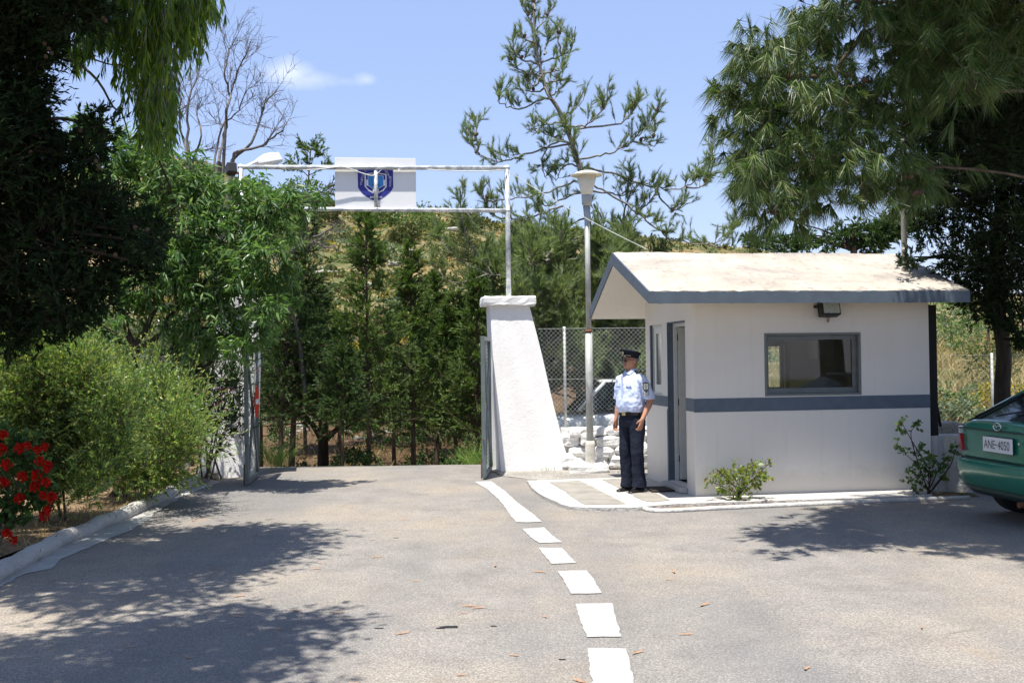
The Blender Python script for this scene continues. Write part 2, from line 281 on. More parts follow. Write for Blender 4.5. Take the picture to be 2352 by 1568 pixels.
class MB:
    def __init__(s): s.V = []; s.F = []
    def add(s, V, F):
        k = len(s.V); s.V += [tuple(map(float, v)) for v in V]; s.F += [tuple(i+k for i in f) for f in F]; return s
    def box(s, a, b, rot=None, c=None):
        (x0, y0, z0), (x1, y1, z1) = a, b
        V = [(x0, y0, z0), (x1, y0, z0), (x1, y1, z0), (x0, y1, z0), (x0, y0, z1), (x1, y0, z1), (x1, y1, z1), (x0, y1, z1)]
        if rot is not None:
            c = np.array(c if c is not None else ((x0+x1)/2, (y0+y1)/2, (z0+z1)/2)); V = [(np.array(v)-c) @ np.array(rot).T + c for v in V]
        return s.add(V, [(0, 3, 2, 1), (4, 5, 6, 7), (0, 1, 5, 4), (1, 2, 6, 5), (2, 3, 7, 6), (3, 0, 4, 7)])
    def prism(s, pts, ext):                     # planar polygon pts (3d) swept by ext
        n = len(pts); p = [np.array(q, float) for q in pts]; e = np.array(ext, float)
        return s.add(p + [q+e for q in p], [tuple(range(n))[::-1], tuple(range(n, 2*n))] + [(i, (i+1) % n, n+(i+1) % n, n+i) for i in range(n)])
    def tube(s, pts, rad, n=10, cap=True, ry=None, up=None):
        pts = [np.array(p, float) for p in pts]; k = len(pts)
        rad = [rad]*k if np.isscalar(rad) else list(rad); ry = rad if ry is None else ([ry]*k if np.isscalar(ry) else list(ry))
        t0 = nrm(pts[1]-pts[0]); a = np.array(up if up is not None else ((0, 0, 1) if abs(t0[2]) < .9 else (0, 1, 0)), float)
        V = []
        for i in range(k):
            t = nrm(pts[min(i+1, k-1)]-pts[max(i-1, 0)]); a = nrm(a - t*(a @ t)); b = np.cross(t, a)
            for j in range(n):
                th = 2*math.pi*j/n; V.append(pts[i] + b*math.cos(th)*rad[i] + a*math.sin(th)*ry[i])
        F = [(i*n+j, i*n+(j+1) % n, (i+1)*n+(j+1) % n, (i+1)*n+j) for i in range(k-1) for j in range(n)]
        if cap: F += [tuple(range(n))[::-1], tuple(range((k-1)*n, k*n))]
        return s.add(V, F)
    def hloft(s, rings, n=20, pw=2.0, cap=True):   # rings: (cx, cy, z, rx, ry)
        V = []
        for (cx, cy, z, rx, ry) in rings:
            for j in range(n):
                th = 2*math.pi*j/n; c, q = math.cos(th), math.sin(th)
                V.append((cx+rx*math.copysign(abs(c)**(2/pw), c), cy+ry*math.copysign(abs(q)**(2/pw), q), z))
        k = len(rings); F = [(i*n+j, i*n+(j+1) % n, (i+1)*n+(j+1) % n, (i+1)*n+j) for i in range(k-1) for j in range(n)]
        if cap: F += [tuple(range(n))[::-1], tuple(range((k-1)*n, k*n))]
        return s.add(V, F)
    def ball(s, c, r, n=12, m=8, R=None):
        r = (r,)*3 if np.isscalar(r) else r; V = [(0, 0, -1)]
        for i in range(1, m):
            ph = -math.pi/2+math.pi*i/m
            V += [(math.cos(ph)*math.cos(2*math.pi*j/n), math.cos(ph)*math.sin(2*math.pi*j/n), math.sin(ph)) for j in range(n)]
        V.append((0, 0, 1)); V = np.array(V)*np.array(r)
        if R is not None: V = V @ np.array(R).T
        V = V+np.array(c); F = [(0, 1+(j+1) % n, 1+j) for j in range(n)]
        F += [(1+i*n+j, 1+i*n+(j+1) % n, 1+(i+1)*n+(j+1) % n, 1+(i+1)*n+j) for i in range(m-2) for j in range(n)]
        e = 1+(m-1)*n; F += [(e-n+j, e-n+(j+1) % n, e) for j in range(n)]
        return s.add(V, F)
    def build(s, name, mat, parent=None, smooth=False, bevel=0, off=None, sub=0, seg=2):
        o = mesh_obj(name, s.V, s.F, mat, parent, smooth, off)
        if bevel:
            b = o.modifiers.new('bevel', 'BEVEL'); b.width = bevel; b.segments = seg; b.limit_method = 'ANGLE'; b.angle_limit = math.radians(40)
        if sub:
            b = o.modifiers.new('sub', 'SUBSURF'); b.levels = sub; b.render_levels = sub
        return o
def hash3(p, s=1.0, seed=0):          # cheap smooth pseudo-noise of 3d points
    p = np.asarray(p)*s + seed*1.7
    return (np.sin(p[..., 0]*1.3+np.sin(p[..., 1]*2.1+seed)) + np.sin(p[..., 1]*1.7+np.sin(p[..., 2]*1.9)*1.3) + np.sin(p[..., 2]*2.3+np.sin(p[..., 0]*1.1+2)*1.5))/3
def rock_mb(mb, c, r, seed=0, n=14, m=9, rough=.22, pw=.65, rz=0.0):
    t = MB().ball((0, 0, 0), 1.0, n, m); V = np.array(t.V); V = np.sign(V)*np.abs(V)**pw
    V = V*(1+rough*hash3(V, 2.0, seed)[:, None]*.7+rough*hash3(V, 5.0, seed+3)[:, None]*.4)*np.array(r)
    cc, ss = math.cos(rz), math.sin(rz); V = V @ np.array([[cc, ss, 0], [-ss, cc, 0], [0, 0, 1]]) + np.array(c)
    mb.add(V, t.F)
def sheet(name, pts, mat, z=None, jit=0., step=.12, kind='structure', thick=0., parent=None):
    P_ = [np.array([p[0], p[1], p[2] if z is None else z], float) for p in pts]; out = []
    for i in range(len(P_)):
        a, b = P_[i], P_[(i+1) % len(P_)]; d = np.linalg.norm(b-a); k = max(1, int(d/step)) if jit else 1
        for j in range(k):
            q = a+(b-a)*j/k
            if jit and j: q = q+np.array([rng.normal()*jit, rng.normal()*jit, 0])
            out.append(q)
    if thick:
        o = MB().prism(out, (0, 0, -thick)).build(name, mat, parent)
    else: o = mesh_obj(name, out, [tuple(range(len(out)))], mat, parent)
    if kind: o['kind'] = kind
    return o
def smooth_path(pts, k=4):
    p = np.array(pts, float); q = np.vstack([2*p[0]-p[1], p, 2*p[-1]-p[-2]]); out = []
    for i in range(1, len(q)-2):
        for j in range(k):
            t = j/k; a, b, c, d = q[i-1], q[i], q[i+1], q[i+2]
            out.append(.5*((2*b)+(-a+c)*t+(2*a-5*b+4*c-d)*t*t+(-a+3*b-3*c+d)*t**3))
    out.append(q[-2]); return np.array(out)
def text_mesh(s, size, mat, name, parent, mw, depth=.0015, sx=1.0, align='CENTER'):
    cu = bpy.data.curves.new(name, 'FONT'); cu.body = s; cu.size = size; cu.align_x = align; cu.align_y = 'CENTER'; cu.extrude = depth
    t = bpy.data.objects.new(name, cu); COL.objects.link(t); dg = bpy.context.evaluated_depsgraph_get()
    me = bpy.data.meshes.new_from_object(t.evaluated_get(dg)); bpy.data.objects.remove(t); bpy.data.curves.remove(cu)
    me.transform(Matrix.Diagonal((sx, 1, 1, 1))); me.transform(mw); me.materials.clear(); me.materials.append(mat); me.name = name
    o = bpy.data.objects.new(name, me); COL.objects.link(o); o.parent = parent; return o
# ---------------------------------------------------------------- plants
class Veg:
    def __init__(s, seed=0): s.r = np.random.default_rng(seed); s.w = []; s.q = []; s.t = []; s.V = []; s.pipes = MB()
    def segs(s, p0, p1, r0, r1):
        n = len(p0); s.w.append((np.asarray(p0, float), np.asarray(p1, float), np.broadcast_to(r0, (n,)).astype(float), np.broadcast_to(r1, (n,)).astype(float)))
    def limb(s, pts, r0, r1, n=6, k=3, wob=0.0):
        p = smooth_path(pts, k)
        if wob: p[1:-1] += s.r.normal(size=p[1:-1].shape)*wob
        s.pipes.tube(p, list(np.linspace(r0, r1, len(p))), n, cap=False); return p
    def twigs(s, c, d, L, grav=(0, 0, 0), m=4, r=.004, wood=True, bend=.25):
        c = np.asarray(c, float); d = nrm(d); n = len(c); L = np.broadcast_to(L, (n,)); t = np.linspace(0, 1, m)
        bd = s.r.normal(size=(n, 3))*bend + np.array(grav)
        pts = c[:, None]+d[:, None]*(t[None, :, None]*L[:, None, None])+bd[:, None]*((t**2)[None, :, None]*L[:, None, None])
        if wood:
            for i in range(m-1): s.segs(pts[:, i], pts[:, i+1], r*(1-i/m), r*(1-(i+1)/m))
        return pts
    def along(s, pts, k, t0=.25):          # k points and tangents per polyline
        n, m, _ = pts.shape; ix = np.repeat(np.arange(n), k); t = s.r.uniform(t0, 1, n*k)*(m-1); i = np.minimum(t.astype(int), m-2); f = (t-i)[:, None]
        a, b = pts[ix, i], pts[ix, i+1]; return a*(1-f)+b*f, nrm(b-a), ix
    def leaves(s, pts, k, L, Wd, al=.4, pe=.8, grav=(0, 0, 0), t0=.1, tri=False, jit=.3, droop=0.0, mask=None, wide=.45):
        p, tan, _ = s.along(pts, k, t0)
        if mask is not None:
            kp = mask(p); p, tan = p[kp], tan[kp]
        n = len(p); rd = s.r.normal(size=(n, 3)); rd = nrm(rd-tan*np.sum(rd*tan, 1)[:, None]); d = nrm(tan*al+rd*pe+np.array(grav)+s.r.normal(size=(n, 3))*.12)
        l = (L*(1+s.r.uniform(-jit, jit, n)))[:, None]; w = (Wd*(1+s.r.uniform(-jit, jit, n)))[:, None]*.5
        sd_ = nrm(np.cross(d, s.r.normal(size=(n, 3)))); tip = p+d*l+np.array([0, 0, -droop])*l
        if tri: s.t.append(np.stack([p-sd_*w, p+sd_*w, tip], 1))
        else:
            mid = p+d*l*wide; s.q.append(np.stack([p, mid+sd_*w, tip, mid-sd_*w], 1))
    def blob(s, c, R, n, up=.3, out=1., L=.3, rnd=.6, shell=.35, **k):
        x = nrm(s.r.normal(size=(n, 3))); rr = s.r.uniform(shell, 1, n)[:, None]**(1/2); q = x*rr; p = np.array(c)+q*np.array(R)
        d = x*out+np.array([0, 0, up])+s.r.normal(size=(n, 3))*rnd; L = L*s.r.uniform(.6, 1.2, n); return s.twigs(p-nrm(d)*L[:, None]*.5, d, L, **k)
    def crown_arrays(s):
        V = []; FV = []; S = []; o = 0
        for q in s.q:
            V.append(q.reshape(-1, 3)); k = len(q)*4; FV.append(np.arange(k)+o); S.append(np.full(len(q), 4)); o += k
        for q in s.t:
            V.append(q.reshape(-1, 3)); k = len(q)*3; FV.append(np.arange(k)+o); S.append(np.full(len(q), 3)); o += k
        return np.concatenate(V), np.concatenate(FV), np.concatenate(S)
    def wood_arrays(s, n=3):
        P0 = np.concatenate([a[0] for a in s.w]) if s.w else np.zeros((0, 3)); P1 = np.concatenate([a[1] for a in s.w]) if s.w else np.zeros((0, 3))
        R0 = np.concatenate([a[2] for a in s.w]) if s.w else np.zeros(0); R1 = np.concatenate([a[3] for a in s.w]) if s.w else np.zeros(0)
        k = len(P0); t = nrm(P1-P0) if k else P0; ref = np.where(np.abs(t[:, 2:3]) > .9, [[1., 0, 0]], [[0, 0, 1.]]) if k else P0
        a = nrm(np.cross(t, ref)) if k else P0; b = np.cross(t, a); ring = []
        for P_, R_ in ((P0, R0), (P1, R1)):
            for j in range(n):
                th = 2*math.pi*j/n; ring.append(P_+(a*math.cos(th)+b*math.sin(th))*R_[:, None])
        V = np.stack(ring, 1).reshape(-1, 3) if k else np.zeros((0, 3)); base = (np.arange(k)*2*n)[:, None]
        f = np.array([[j, (j+1) % n, n+(j+1) % n, n+j] for j in range(n)]).ravel()[None]; FV = (base+f).ravel(); S = np.full(k*n, 4)
        if s.pipes.V:
            pv = np.array(s.pipes.V); o = len(V); V = np.vstack([V, pv]) if len(V) else pv
            FV = np.concatenate([FV, np.array([i+o for q in s.pipes.F for i in q])]); S = np.concatenate([S, [len(q) for q in s.pipes.F]])
        return V, FV.astype(int), S.astype(int)
    def build(s, root, bark, leaf, crown='crown', trunk='trunk'):
        off = np.array(root.location)
        if s.w or s.pipes.V:
            V, FV, S = s.wood_arrays(); quick(trunk, V, FV, S, bark, root, off)
        if s.q or s.t:
            V, FV, S = s.crown_arrays(); return quick(crown, V, FV, S, leaf, root, off)
# ================================================================ SETTING
AX = np.array([-.60, -.45, -.32, -.285, -.24, -.198, -.165, -.13, -.073, 0.01, .094, .177, .243, .40, .6]); AE = np.array([.16, .175, .195, .186, .166, .150, .140, .137, .137, .124, .113, .104, .096, .052, .05])
def sst(x, a, b):
    t = np.clip((x-a)/(b-a), 0, 1); return t*t*(3-2*t)
def H(x, y):
    x = np.asarray(x, float); y = np.asarray(y, float); a = x/np.maximum(y, 8.0); e = np.interp(a, AX, AE); D = 120.0
    t = (y-30)/(D-30); tt = np.clip(t, 0, 1); zc = 1.65+e*D
    hill = zc*(tt**1.12)*np.where(t > 1, np.maximum(1-.25*(t-1), .2), 1.0)
    hill = hill+tt*np.minimum(1, 3*np.abs(1.2-tt))*(1.1*hash3(np.stack([x, y, x*0], -1), .09, 1)+.6*hash3(np.stack([x, y, x*0], -1), .31, 2))
    amp = .85*(1-sst(x, -.8, 1.4))+.30*(sst(x, -.8, 1.4))*(1-sst(x, 4.6, 6.5)); dip = -amp*sst(y, 16.15, 20.0)*(1-sst(y, 24, 38))
    rise = .5*sst(x, 5.0, 7.5)*sst(y, 15.5, 20)+.35*sst(y, 23, 30)*sst(-x, 1, 6)
    rough = .05*hash3(np.stack([x, y, x*0], -1), 1.1, 5)*sst(y, 17.5, 20)
    return hill+dip+rise+rough
ys = np.concatenate([np.linspace(-40, 0, 6), np.linspace(3, 15, 8), np.linspace(15.6, 40, 90), np.linspace(41, 150, 120), np.linspace(155, 500, 22)])
xs = np.concatenate([np.linspace(-400, -82, 10), np.linspace(-78, -14, 50), np.linspace(-13, 13, 70), np.linspace(14, 78, 50), np.linspace(84, 400, 10)])
X, Y = np.meshgrid(xs, ys); Z = H(X, Y)-.0; n1, n2 = X.shape
idx = np.arange(n1*n2).reshape(n1, n2); Fq = np.stack([idx[:-1, :-1], idx[:-1, 1:], idx[1:, 1:], idx[1:, :-1]], -1).reshape(-1, 4)
go = quick('ground', np.stack([X, Y, Z], -1).reshape(-1, 3), Fq.ravel(), np.full(len(Fq), 4), MT['ground'], smooth=True); go['kind'] = 'structure'
# forest floor draped over the dip beyond the gate
xs2 = np.linspace(-14, 3.6, 80); ys2 = np.linspace(18.2, 46, 100); X, Y = np.meshgrid(xs2, ys2); Z = H(X, Y)+.035; idx = np.arange(X.size).reshape(X.shape)
Fq = np.stack([idx[:-1, :-1], idx[:-1, 1:], idx[1:, 1:], idx[1:, :-1]], -1).reshape(-1, 4)
fo = quick('forest_floor', np.stack([X, Y, Z], -1).reshape(-1, 3), Fq.ravel(), np.full(len(Fq), 4), MT['forest'], smooth=True); fo['kind'] = 'structure'
sheet('road', [(-4.15, -12), (22, -12), (22, 19), (5.4, 19), (5.35, 12.0), (1.5, 11.2), (1.0, 12.6), (.35, 14.15), (-.2, 14.75), (-.33, 15.5), (-.35, 16.15), (-4.2, 16.15), (-4.15, 15.3)], MT['asphalt'], z=.004)
mb = MB(); yy = np.linspace(16.15, 21, 16)
for a, b in zip(yy[:-1], yy[1:]):
    x0, x1 = -4.2, -.35; mb.add([(x0, a, float(H(x0, a))+.008*min(1, (a-16.15)*9)+.004), (x1, a, float(H(x1, a))+.008*min(1, (a-16.15)*9)+.004), (x1, b, float(H(x1, b))+.012), (x0, b, float(H(x0, b))+.012)], [(0, 1, 2, 3)])
mb.build('road', MT['asphalt'])['kind'] = 'structure'
sheet('gravel_verge', [(.30, 14.2), (1.0, 12.62), (1.6, 12.9), (2.2, 14.0), (3.6, 14.6), (3.6, 15.6), (.4, 16.1), (-.33, 16.12), (-.31, 15.5), (-.18, 14.77)], MT['gravel'], z=.008, jit=.03)
sheet('planting_bed', [(-4.22, -6), (-4.22, 15.9), (-16, 15.9), (-16, -6)], MT['soil'], z=.075)
# kerb and painted gutter on the left
kp = [(-3.72, 3.0), (-3.85, 6.0), (-3.99, 8.08), (-4.13, 9.34), (-4.16, 10.74), (-4.2, 12.17), (-4.28, 13.38), (-4.36, 14.9)]
kq = smooth_path([(a, b, .045) for a, b in kp], 14); kq[:, 0] += .012*np.sin(kq[:, 1]*5.1)+rng.normal(size=len(kq))*.004; kq[:, 2] += .006*np.sin(kq[:, 1]*7.3)+rng.normal(size=len(kq))*.004
mb = MB().tube(kq, [.080+.004*math.sin(3.1*i)*math.sin(.7*i) for i in range(len(kq))], 12, ry=[.075+.003*math.sin(1.7*i) for i in range(len(kq))])
tag(mb.build('kerb', MT['kerb'], smooth=True), kind='structure')
ge = [G(u, v) for u, v in ((-500, 1640), (-260, 1455), (0, 1350), (60, 1319), (118, 1307), (141, 1284), (215, 1254), (288, 1224), (330, 1200), (352, 1182), (422, 1140), (506, 1108))]
sheet('gutter_paint', [(a, b) for a, b in kp[::-1][0:1]] + [(a-.0, b) for a, b in kp[::-1][1:]] + [(-3.6, 1.5)] + [(p[0], p[1]) for p in ge], MT['paint'], z=.009, jit=.012)
# white dashes
def c8(x, y, z=0.0): return G(1010.6+.3263*x, 1056.6+.3263*y, z)
for pts in ([(245, 155), (360, 152), (415, 190), (470, 230), (520, 280), (570, 320), (650, 380), (718, 438), (600, 443), (535, 440), (505, 405), (480, 370), (440, 310), (390, 260), (330, 205), (290, 185)],
            [(578, 487), (730, 477), (790, 535), (860, 583), (700, 588), (640, 550)], [(694, 622), (860, 622), (905, 675), (962, 730), (785, 736), (740, 680)],
            [(832, 787), (1030, 782), (1065, 820), (1142, 943), (925, 947), (880, 870)], [(955, 1018), (1212, 1012), (1240, 1130), (1277, 1250), (1035, 1253), (990, 1140)],
            [(1042, 1330), (1310, 1335), (1335, 1440), (1375, 1640), (1400, 1760), (1090, 1750), (1058, 1500)]):
    sheet('road_marking', [c8(*p)[:2] for p in pts], MT['paint'], z=.010, jit=.0035, step=.05)
# entrance slab, whitewashed with bare concrete fields
sl = [c8(*p, .05)[:2] for p in ((612, 140), (640, 182), (700, 232), (770, 268), (850, 305), (920, 325), (1150, 329), (1390, 327))]
sl += [G(u, v, .05)[:2] for u, v in ((1485, 1161), (1560, 1155), (1850, 1146), (2140, 1136))]
sl += [(4.95, 12.45), (4.75, 14.7), (1.8, 14.2), (1.72, 13.95)] + [c8(1290, 117, .05)[:2], c8(990, 128, .05)[:2]]
sheet('entrance_slab', sl, MT['kerb'], z=.046, jit=.006, thick=.06, step=.1)
sheet('entrance_slab', [c8(*p, .05)[:2] for p in ((770, 153), (985, 141), (1090, 192), (1190, 245), (1310, 305), (1015, 312), (950, 270), (860, 205))], MT['slab'], z=.050, jit=.006, step=.08)
sheet('entrance_slab', [c8(*p, .05)[:2] for p in ((1140, 133), (1290, 124), (1370, 150), (1450, 195), (1560, 250), (1620, 280), (1500, 292), (1420, 280), (1300, 215))], MT['slab'], z=.050, jit=.006, step=.08)
# planter strip and its thin kerb in front of the booth
pk = [G(u, v) for u, v in ((1462, 1163), (1480, 1172), (1508, 1177), (1560, 1176), (1650, 1171), (1850, 1162), (2050, 1153), (2225, 1147))]
pin = [G(u, v) for u, v in ((2200, 1136), (2140, 1134.5), (1850, 1145), (1560, 1154), (1487, 1161))]
sheet('planter_soil', [p[:2] for p in pk]+[p[:2] for p in pin], MT['soil'], z=.012, jit=.01, kind='structure')
q = smooth_path([(p[0], p[1], .018) for p in pk], 6); q[:, 0] += rng.normal(size=len(q))*.004
tag(MB().tube(q, .034, 8, ry=.03).build('kerb', MT['kerb'], smooth=True), kind='structure')
# ================================================================ BOOTH
TH = math.atan2(.1528, .988); BO = np.array([2.086, 12.017, 0.0]); BR = np.array([math.cos(TH), math.sin(TH), 0]); BB = np.array([-math.sin(TH), math.cos(TH), 0])
def BL(u, s, z): return BO+BR*u+BB*s+np.array([0, 0, z])
bt = thing('guard_booth', BO, 'small white plastered guard booth with pitched whitewashed roof and blue-grey stripe', 'guard booth', rz=TH)
Wd, Dp, Ht = 2.92, 1.97, 2.30
rz_ = lambda s: 2.375+(s+.5)*.366 if s < 1.07 else 2.95-(s-1.07)*.50       # roof top height by depth
w = MB(); t = .12
# front wall with window opening 0.867..2.04 x 1.19..1.90
w.box((0, 0, 0), (.867, t, Ht)).box((2.04, 0, 0), (Wd, t, Ht)).box((.867, 0, 0), (2.04, t, 1.19)).box((.867, 0, 1.90), (2.04, t, Ht))
# rear wall with window 1.10..1.90 x 1.19..1.81
w.box((t, Dp-t, 0), (1.10, Dp, 2.28)).box((1.90, Dp-t, 0), (Wd-t, Dp, 2.28)).box((1.10, Dp-t, 0), (1.90, Dp, 1.19)).box((1.10, Dp-t, 1.81), (1.90, Dp, 2.28))
# west wall: door 0.30..1.02 (sill 0.12, head 2.08), window 1.21..1.77 x 1.165..2.066
for a, b, c, d in ((t, .30, 0, Ht), (1.02, 1.21, 0, Ht), (1.77, Dp, 0, Ht), (.30, 1.02, 0, .12), (.30, 1.02, 2.08, Ht), (1.21, 1.77, 0, 1.165), (1.21, 1.77, 2.066, Ht)): w.box((0, a, c), (t, b, d))
w.box((Wd-t, t, 0), (Wd, Dp, Ht))
for u0 in (0, Wd-t): w.prism([(u0, .0, Ht), (u0, Dp, Ht), (u0, Dp, 2.36), (u0, 1.07, 2.79), (u0, .0, 2.42)], (t, 0, 0))
w.build('wall', MT['plaster'], bt)
MB().box((t, t, .0), (Wd-t, Dp-t, .10)).build('floor', MT['slab'], bt)
st = MB().box((-.003, -.003, 1.008), (2.923, .0, 1.166)).box((-.003, 0, 1.016), (0, .300, 1.166)).box((-.003, 1.02, 1.03), (0, Dp+.003, 1.160))
st.build('stripe', MT['bluegrey'], bt)
# roof: subdivided so the ridge and edges wander a little
us = np.linspace(-.66, 3.13, 60); prof = [(-.5, 2.245), (-.5, 2.375), (-.1, None), (.3, None), (.7, None), (1.02, None), (1.07, 2.955), (1.13, None), (1.5, None), (1.9, None), (2.34, 2.315), (2.34, 2.185), (1.07, 2.815)]
V = []
for u in us:
    for s, z in prof:
        z = rz_(s) if z is None else z; k = .006 if s > -.49 and z > 2.3 else .003
        V.append((u, s+rng.normal()*.003, z+k*math.sin(u*3+s*2)+rng.normal()*.0035))
n = len(prof); Fc = [(i*n+j, i*n+(j+1) % n, (i+1)*n+(j+1) % n, (i+1)*n+j) for i in range(len(us)-1) for j in range(n)]+[tuple(range(n))[::-1], tuple(range((len(us)-1)*n, len(us)*n))]
mesh_obj('roof', V, Fc, MT['roof'], bt)
# painted underside (ceiling and soffit) 3 mm below the slab
mesh_obj('soffit', [(-.655, -.498, 2.238), (3.125, -.498, 2.238), (3.125, 1.07, 2.806), (-.655, 1.07, 2.806), (-.655, 2.335, 2.176), (3.125, 2.335, 2.176)], [(0, 3, 2, 1), (3, 4, 5, 2)], MT['plaster'], bt)
fa = MB()
V = []; us2 = np.linspace(-.668, 3.138, 90)
for u in us2: V += [(u, -.512, 2.236+rng.normal()*.0025), (u, -.512, 2.366+rng.normal()*.004), (u, -.496, 2.366), (u, -.496, 2.236)]
fa.add(V, [(i*4+j, i*4+(j+1) % 4, (i+1)*4+(j+1) % 4, (i+1)*4+j) for i in range(89) for j in range(4)]+[(3, 2, 1, 0), (356, 357, 358, 359)])
for u0 in (-.675, 3.128):
    fa.prism([(u0, -.508, 2.238), (u0, -.508, 2.372), (u0, 1.07, 2.952), (u0, 1.07, 2.80)], (.016, 0, 0)).prism([(u0, 1.0705, 2.80), (u0, 1.0705, 2.952), (u0, 2.345, 2.31), (u0, 2.345, 2.178)], (.016, 0, 0))
fa.build('fascia', MT['bluegrey'], bt)
# front window
fr = MB(); y0, y1 = -.006, .05
fr.box((.855, y0, 1.178), (2.052, y1, 1.205)).box((.855, y0, 1.885), (2.052, y1, 1.912)).box((.855, y0, 1.205), (.885, y1, 1.885)).box((2.022, y0, 1.205), (2.052, y1, 1.885))
fw = fr.build('window', MT['greygreen'], bt, bevel=.004)
MB().box((.885, .05, 1.205), (2.022, .10, 1.268)).box((.885, .05, 1.832), (2.022, .10, 1.885)).box((.885, .05, 1.268), (.925, .10, 1.832)).box((1.970, .05, 1.268), (2.022, .10, 1.832)).build('sash', MT['greygreen'], fw, bevel=.004)
MB().box((.925, .072, 1.268), (1.970, .078, 1.832)).build('pane', MT['glass'], fw)
# rear window frame
fr = MB().box((1.10, Dp-.09, 1.19), (1.90, Dp-.04, 1.225)).box((1.10, Dp-.09, 1.775), (1.90, Dp-.04, 1.81)).box((1.10, Dp-.09, 1.225), (1.14, Dp-.04, 1.775)).box((1.86, Dp-.09, 1.225), (1.90, Dp-.04, 1.775))
fr.box((1.905, Dp-t-.02, 1.17), (1.965, Dp-t, 1.84)).box((1.04, Dp-t-.02, 1.812), (1.905, Dp-t, 1.85))
fr.build('window', MT['greygreen'], bt)
# west window, slightly open sash
fr = MB().box((.03, 1.21, 1.165), (.08, 1.25, 2.066)).box((.03, 1.73, 1.165), (.08, 1.77, 2.066)).box((.03, 1.25, 1.165), (.08, 1.73, 1.20)).box((.03, 1.25, 2.03), (.08, 1.73, 2.066))
wf = fr.build('window', MT['alu'], bt, bevel=.004)
MB().box((.015, 1.27, 1.20), (.05, 1.33, 2.03)).box((.015, 1.55, 1.20), (.05, 1.62, 2.03)).box((.015, 1.33, 1.20), (.05, 1.55, 1.30)).box((.015, 1.33, 1.95), (.05, 1.55, 2.03)).build('sash', MT['alu'], wf, bevel=.004)
MB().box((.03, 1.33, 1.30), (.036, 1.55, 1.95)).build('pane', MT['glass'], wf)
MB().box((.0, 1.735, 1.165), (.029, 1.7685, 2.066)).build('reveal', MT['bluegrey'], wf)
# door: blue reveal, aluminium frame, leaf folded back inside
MB().box((.001, 1.008, .05), (.075, 1.019, 2.079)).box((.001, .302, 2.066), (.075, 1.008, 2.079)).box((-.004, 1.02, .06), (.0, 1.045, 1.0)).build('door_reveal', MT['bluegrey'], bt)
MB().box((.075, .302, .12), (.118, .34, 2.066)).box((.075, .972, .12), (.118, 1.008, 2.066)).box((.075, .34, 2.02), (.118, .972, 2.066)).build('door_frame', MT['alu'], bt, bevel=.003)
dr = MB().box((.125, .965, .13), (.80, 1.0, 2.02)).build('door', MT['alu'], bt, bevel=.003)
MB().box((.72, .925, 1.02), (.75, .965, 1.16)).build('handle', MT['black'], dr, bevel=.004)
for z in (.35, 1.05, 1.85): MB().box((.119, .960, z), (.127, .972, z+.08)).build('hinge', MT['black'], dr)
MB().box((-.10, .28, .05), (-.001, 1.04, .115)).build('doorstep', MT['kerb'], bt, bevel=.01)
# furniture seen through the openings
bx = MB().box((2.22, Dp-t-.32, 1.60), (2.46, Dp-t-.003, 2.10)).build('wall_cabinet', MT['alu'], None, bevel=.005); bx.location = tuple(BO); bx.rotation_euler = (0, 0, TH)
tag(bx, 'pale wall cabinet hung high on the rear wall inside the booth', 'cabinet')
dk = thing('desk', BL(.6, 1.5, .10), 'brown desk against the rear wall, seen through the open doorway', 'desk', rz=TH)
MB().box((-.46, -.35, .74), (.52, .34, .86)).build('desk_top', MT['brown'], dk, bevel=.005)
MB().box((-.44, .10, .0), (.50, .13, .74)).build('modesty_panel', MT['beige'], dk)
for x in (-.44, .46): MB().box((x, -.32, 0), (x+.04, -.28, .74)).build('leg', MT['brown'], dk)
# floodlight under the eave
fl = thing('floodlight', BL(1.60, -.12, 2.18), 'black square floodlight fixed under the booth eave above the window', 'floodlight', rz=TH)
Rt = _rx(math.radians(-14)); fh = MB().box((-.115, -.075, -.085), (.115, .055, .085), Rt, (0, 0, 0)); fh.build('housing', MT['black'], fl, bevel=.012)
V = [np.array(v) @ Rt.T for v in ((-.098, -.079, -.068), (.098, -.079, -.068), (.098, -.079, .068), (-.098, -.079, .068))]; mesh_obj('lens', V, [(0, 1, 2, 3)], MT['lampglass'], fl)
MB().box((-.13, .0, .02), (-.122, .119, .05)).box((.122, .0, .02), (.13, .119, .05)).box((-.13, .10, .02), (.13, .119, .05)).build('bracket', MT['black'], fl)
MB().tube([(.0, .05, -.09), (.02, .07, -.15), (.05, .10, -.13), (.06, .119, -.05)], .005, 5).build('cable', MT['rust'], fl)
el_ = MB().ball((0, 0, 0), (.055, .055, .03), 14, 8).build('soffit_lamp', MT['alu'], None, smooth=True); el_.location = tuple(BL(-.16, .25, 2.47)); tag(el_, 'small round white lamp under the roof overhang over the booth side wall', 'lamp')
# mast on the roof
ms = thing('mast', BL(2.775, .26, 2.62), 'tall thin grey pole rising from the booth roof in front of the pine', 'pole')
MB().tube([(0, 0, 0), (0, 0, 3.1)], .034, 12).build('pole', MT['steel'], ms, smooth=True)
MB().tube([(0, 0, .30), (0, 0, .325)], .042, 12).build('band', MT['alu'], ms)
MB().tube([(0, 0, .08), (0, 0, .10)], .042, 12).build('band', MT['alu'], ms)
MB().tube([(0.035, -.02, .10), (.12, -.05, .12), (.16, -.04, .05), (.30, -.04, .09), (.42, 0, .06)], .008, 6).build('cable', MT['alu'], ms)
# doormat
tag(sheet('doormat', [G(u, v, .05)[:2] for u, v in ((1482, 1120), (1539, 1118.6), (1562, 1127.7), (1497, 1131))], MT['mat'], z=.068, thick=.014, kind=None), 'dark flat doormat on the slab beside the booth doorway', 'doormat')
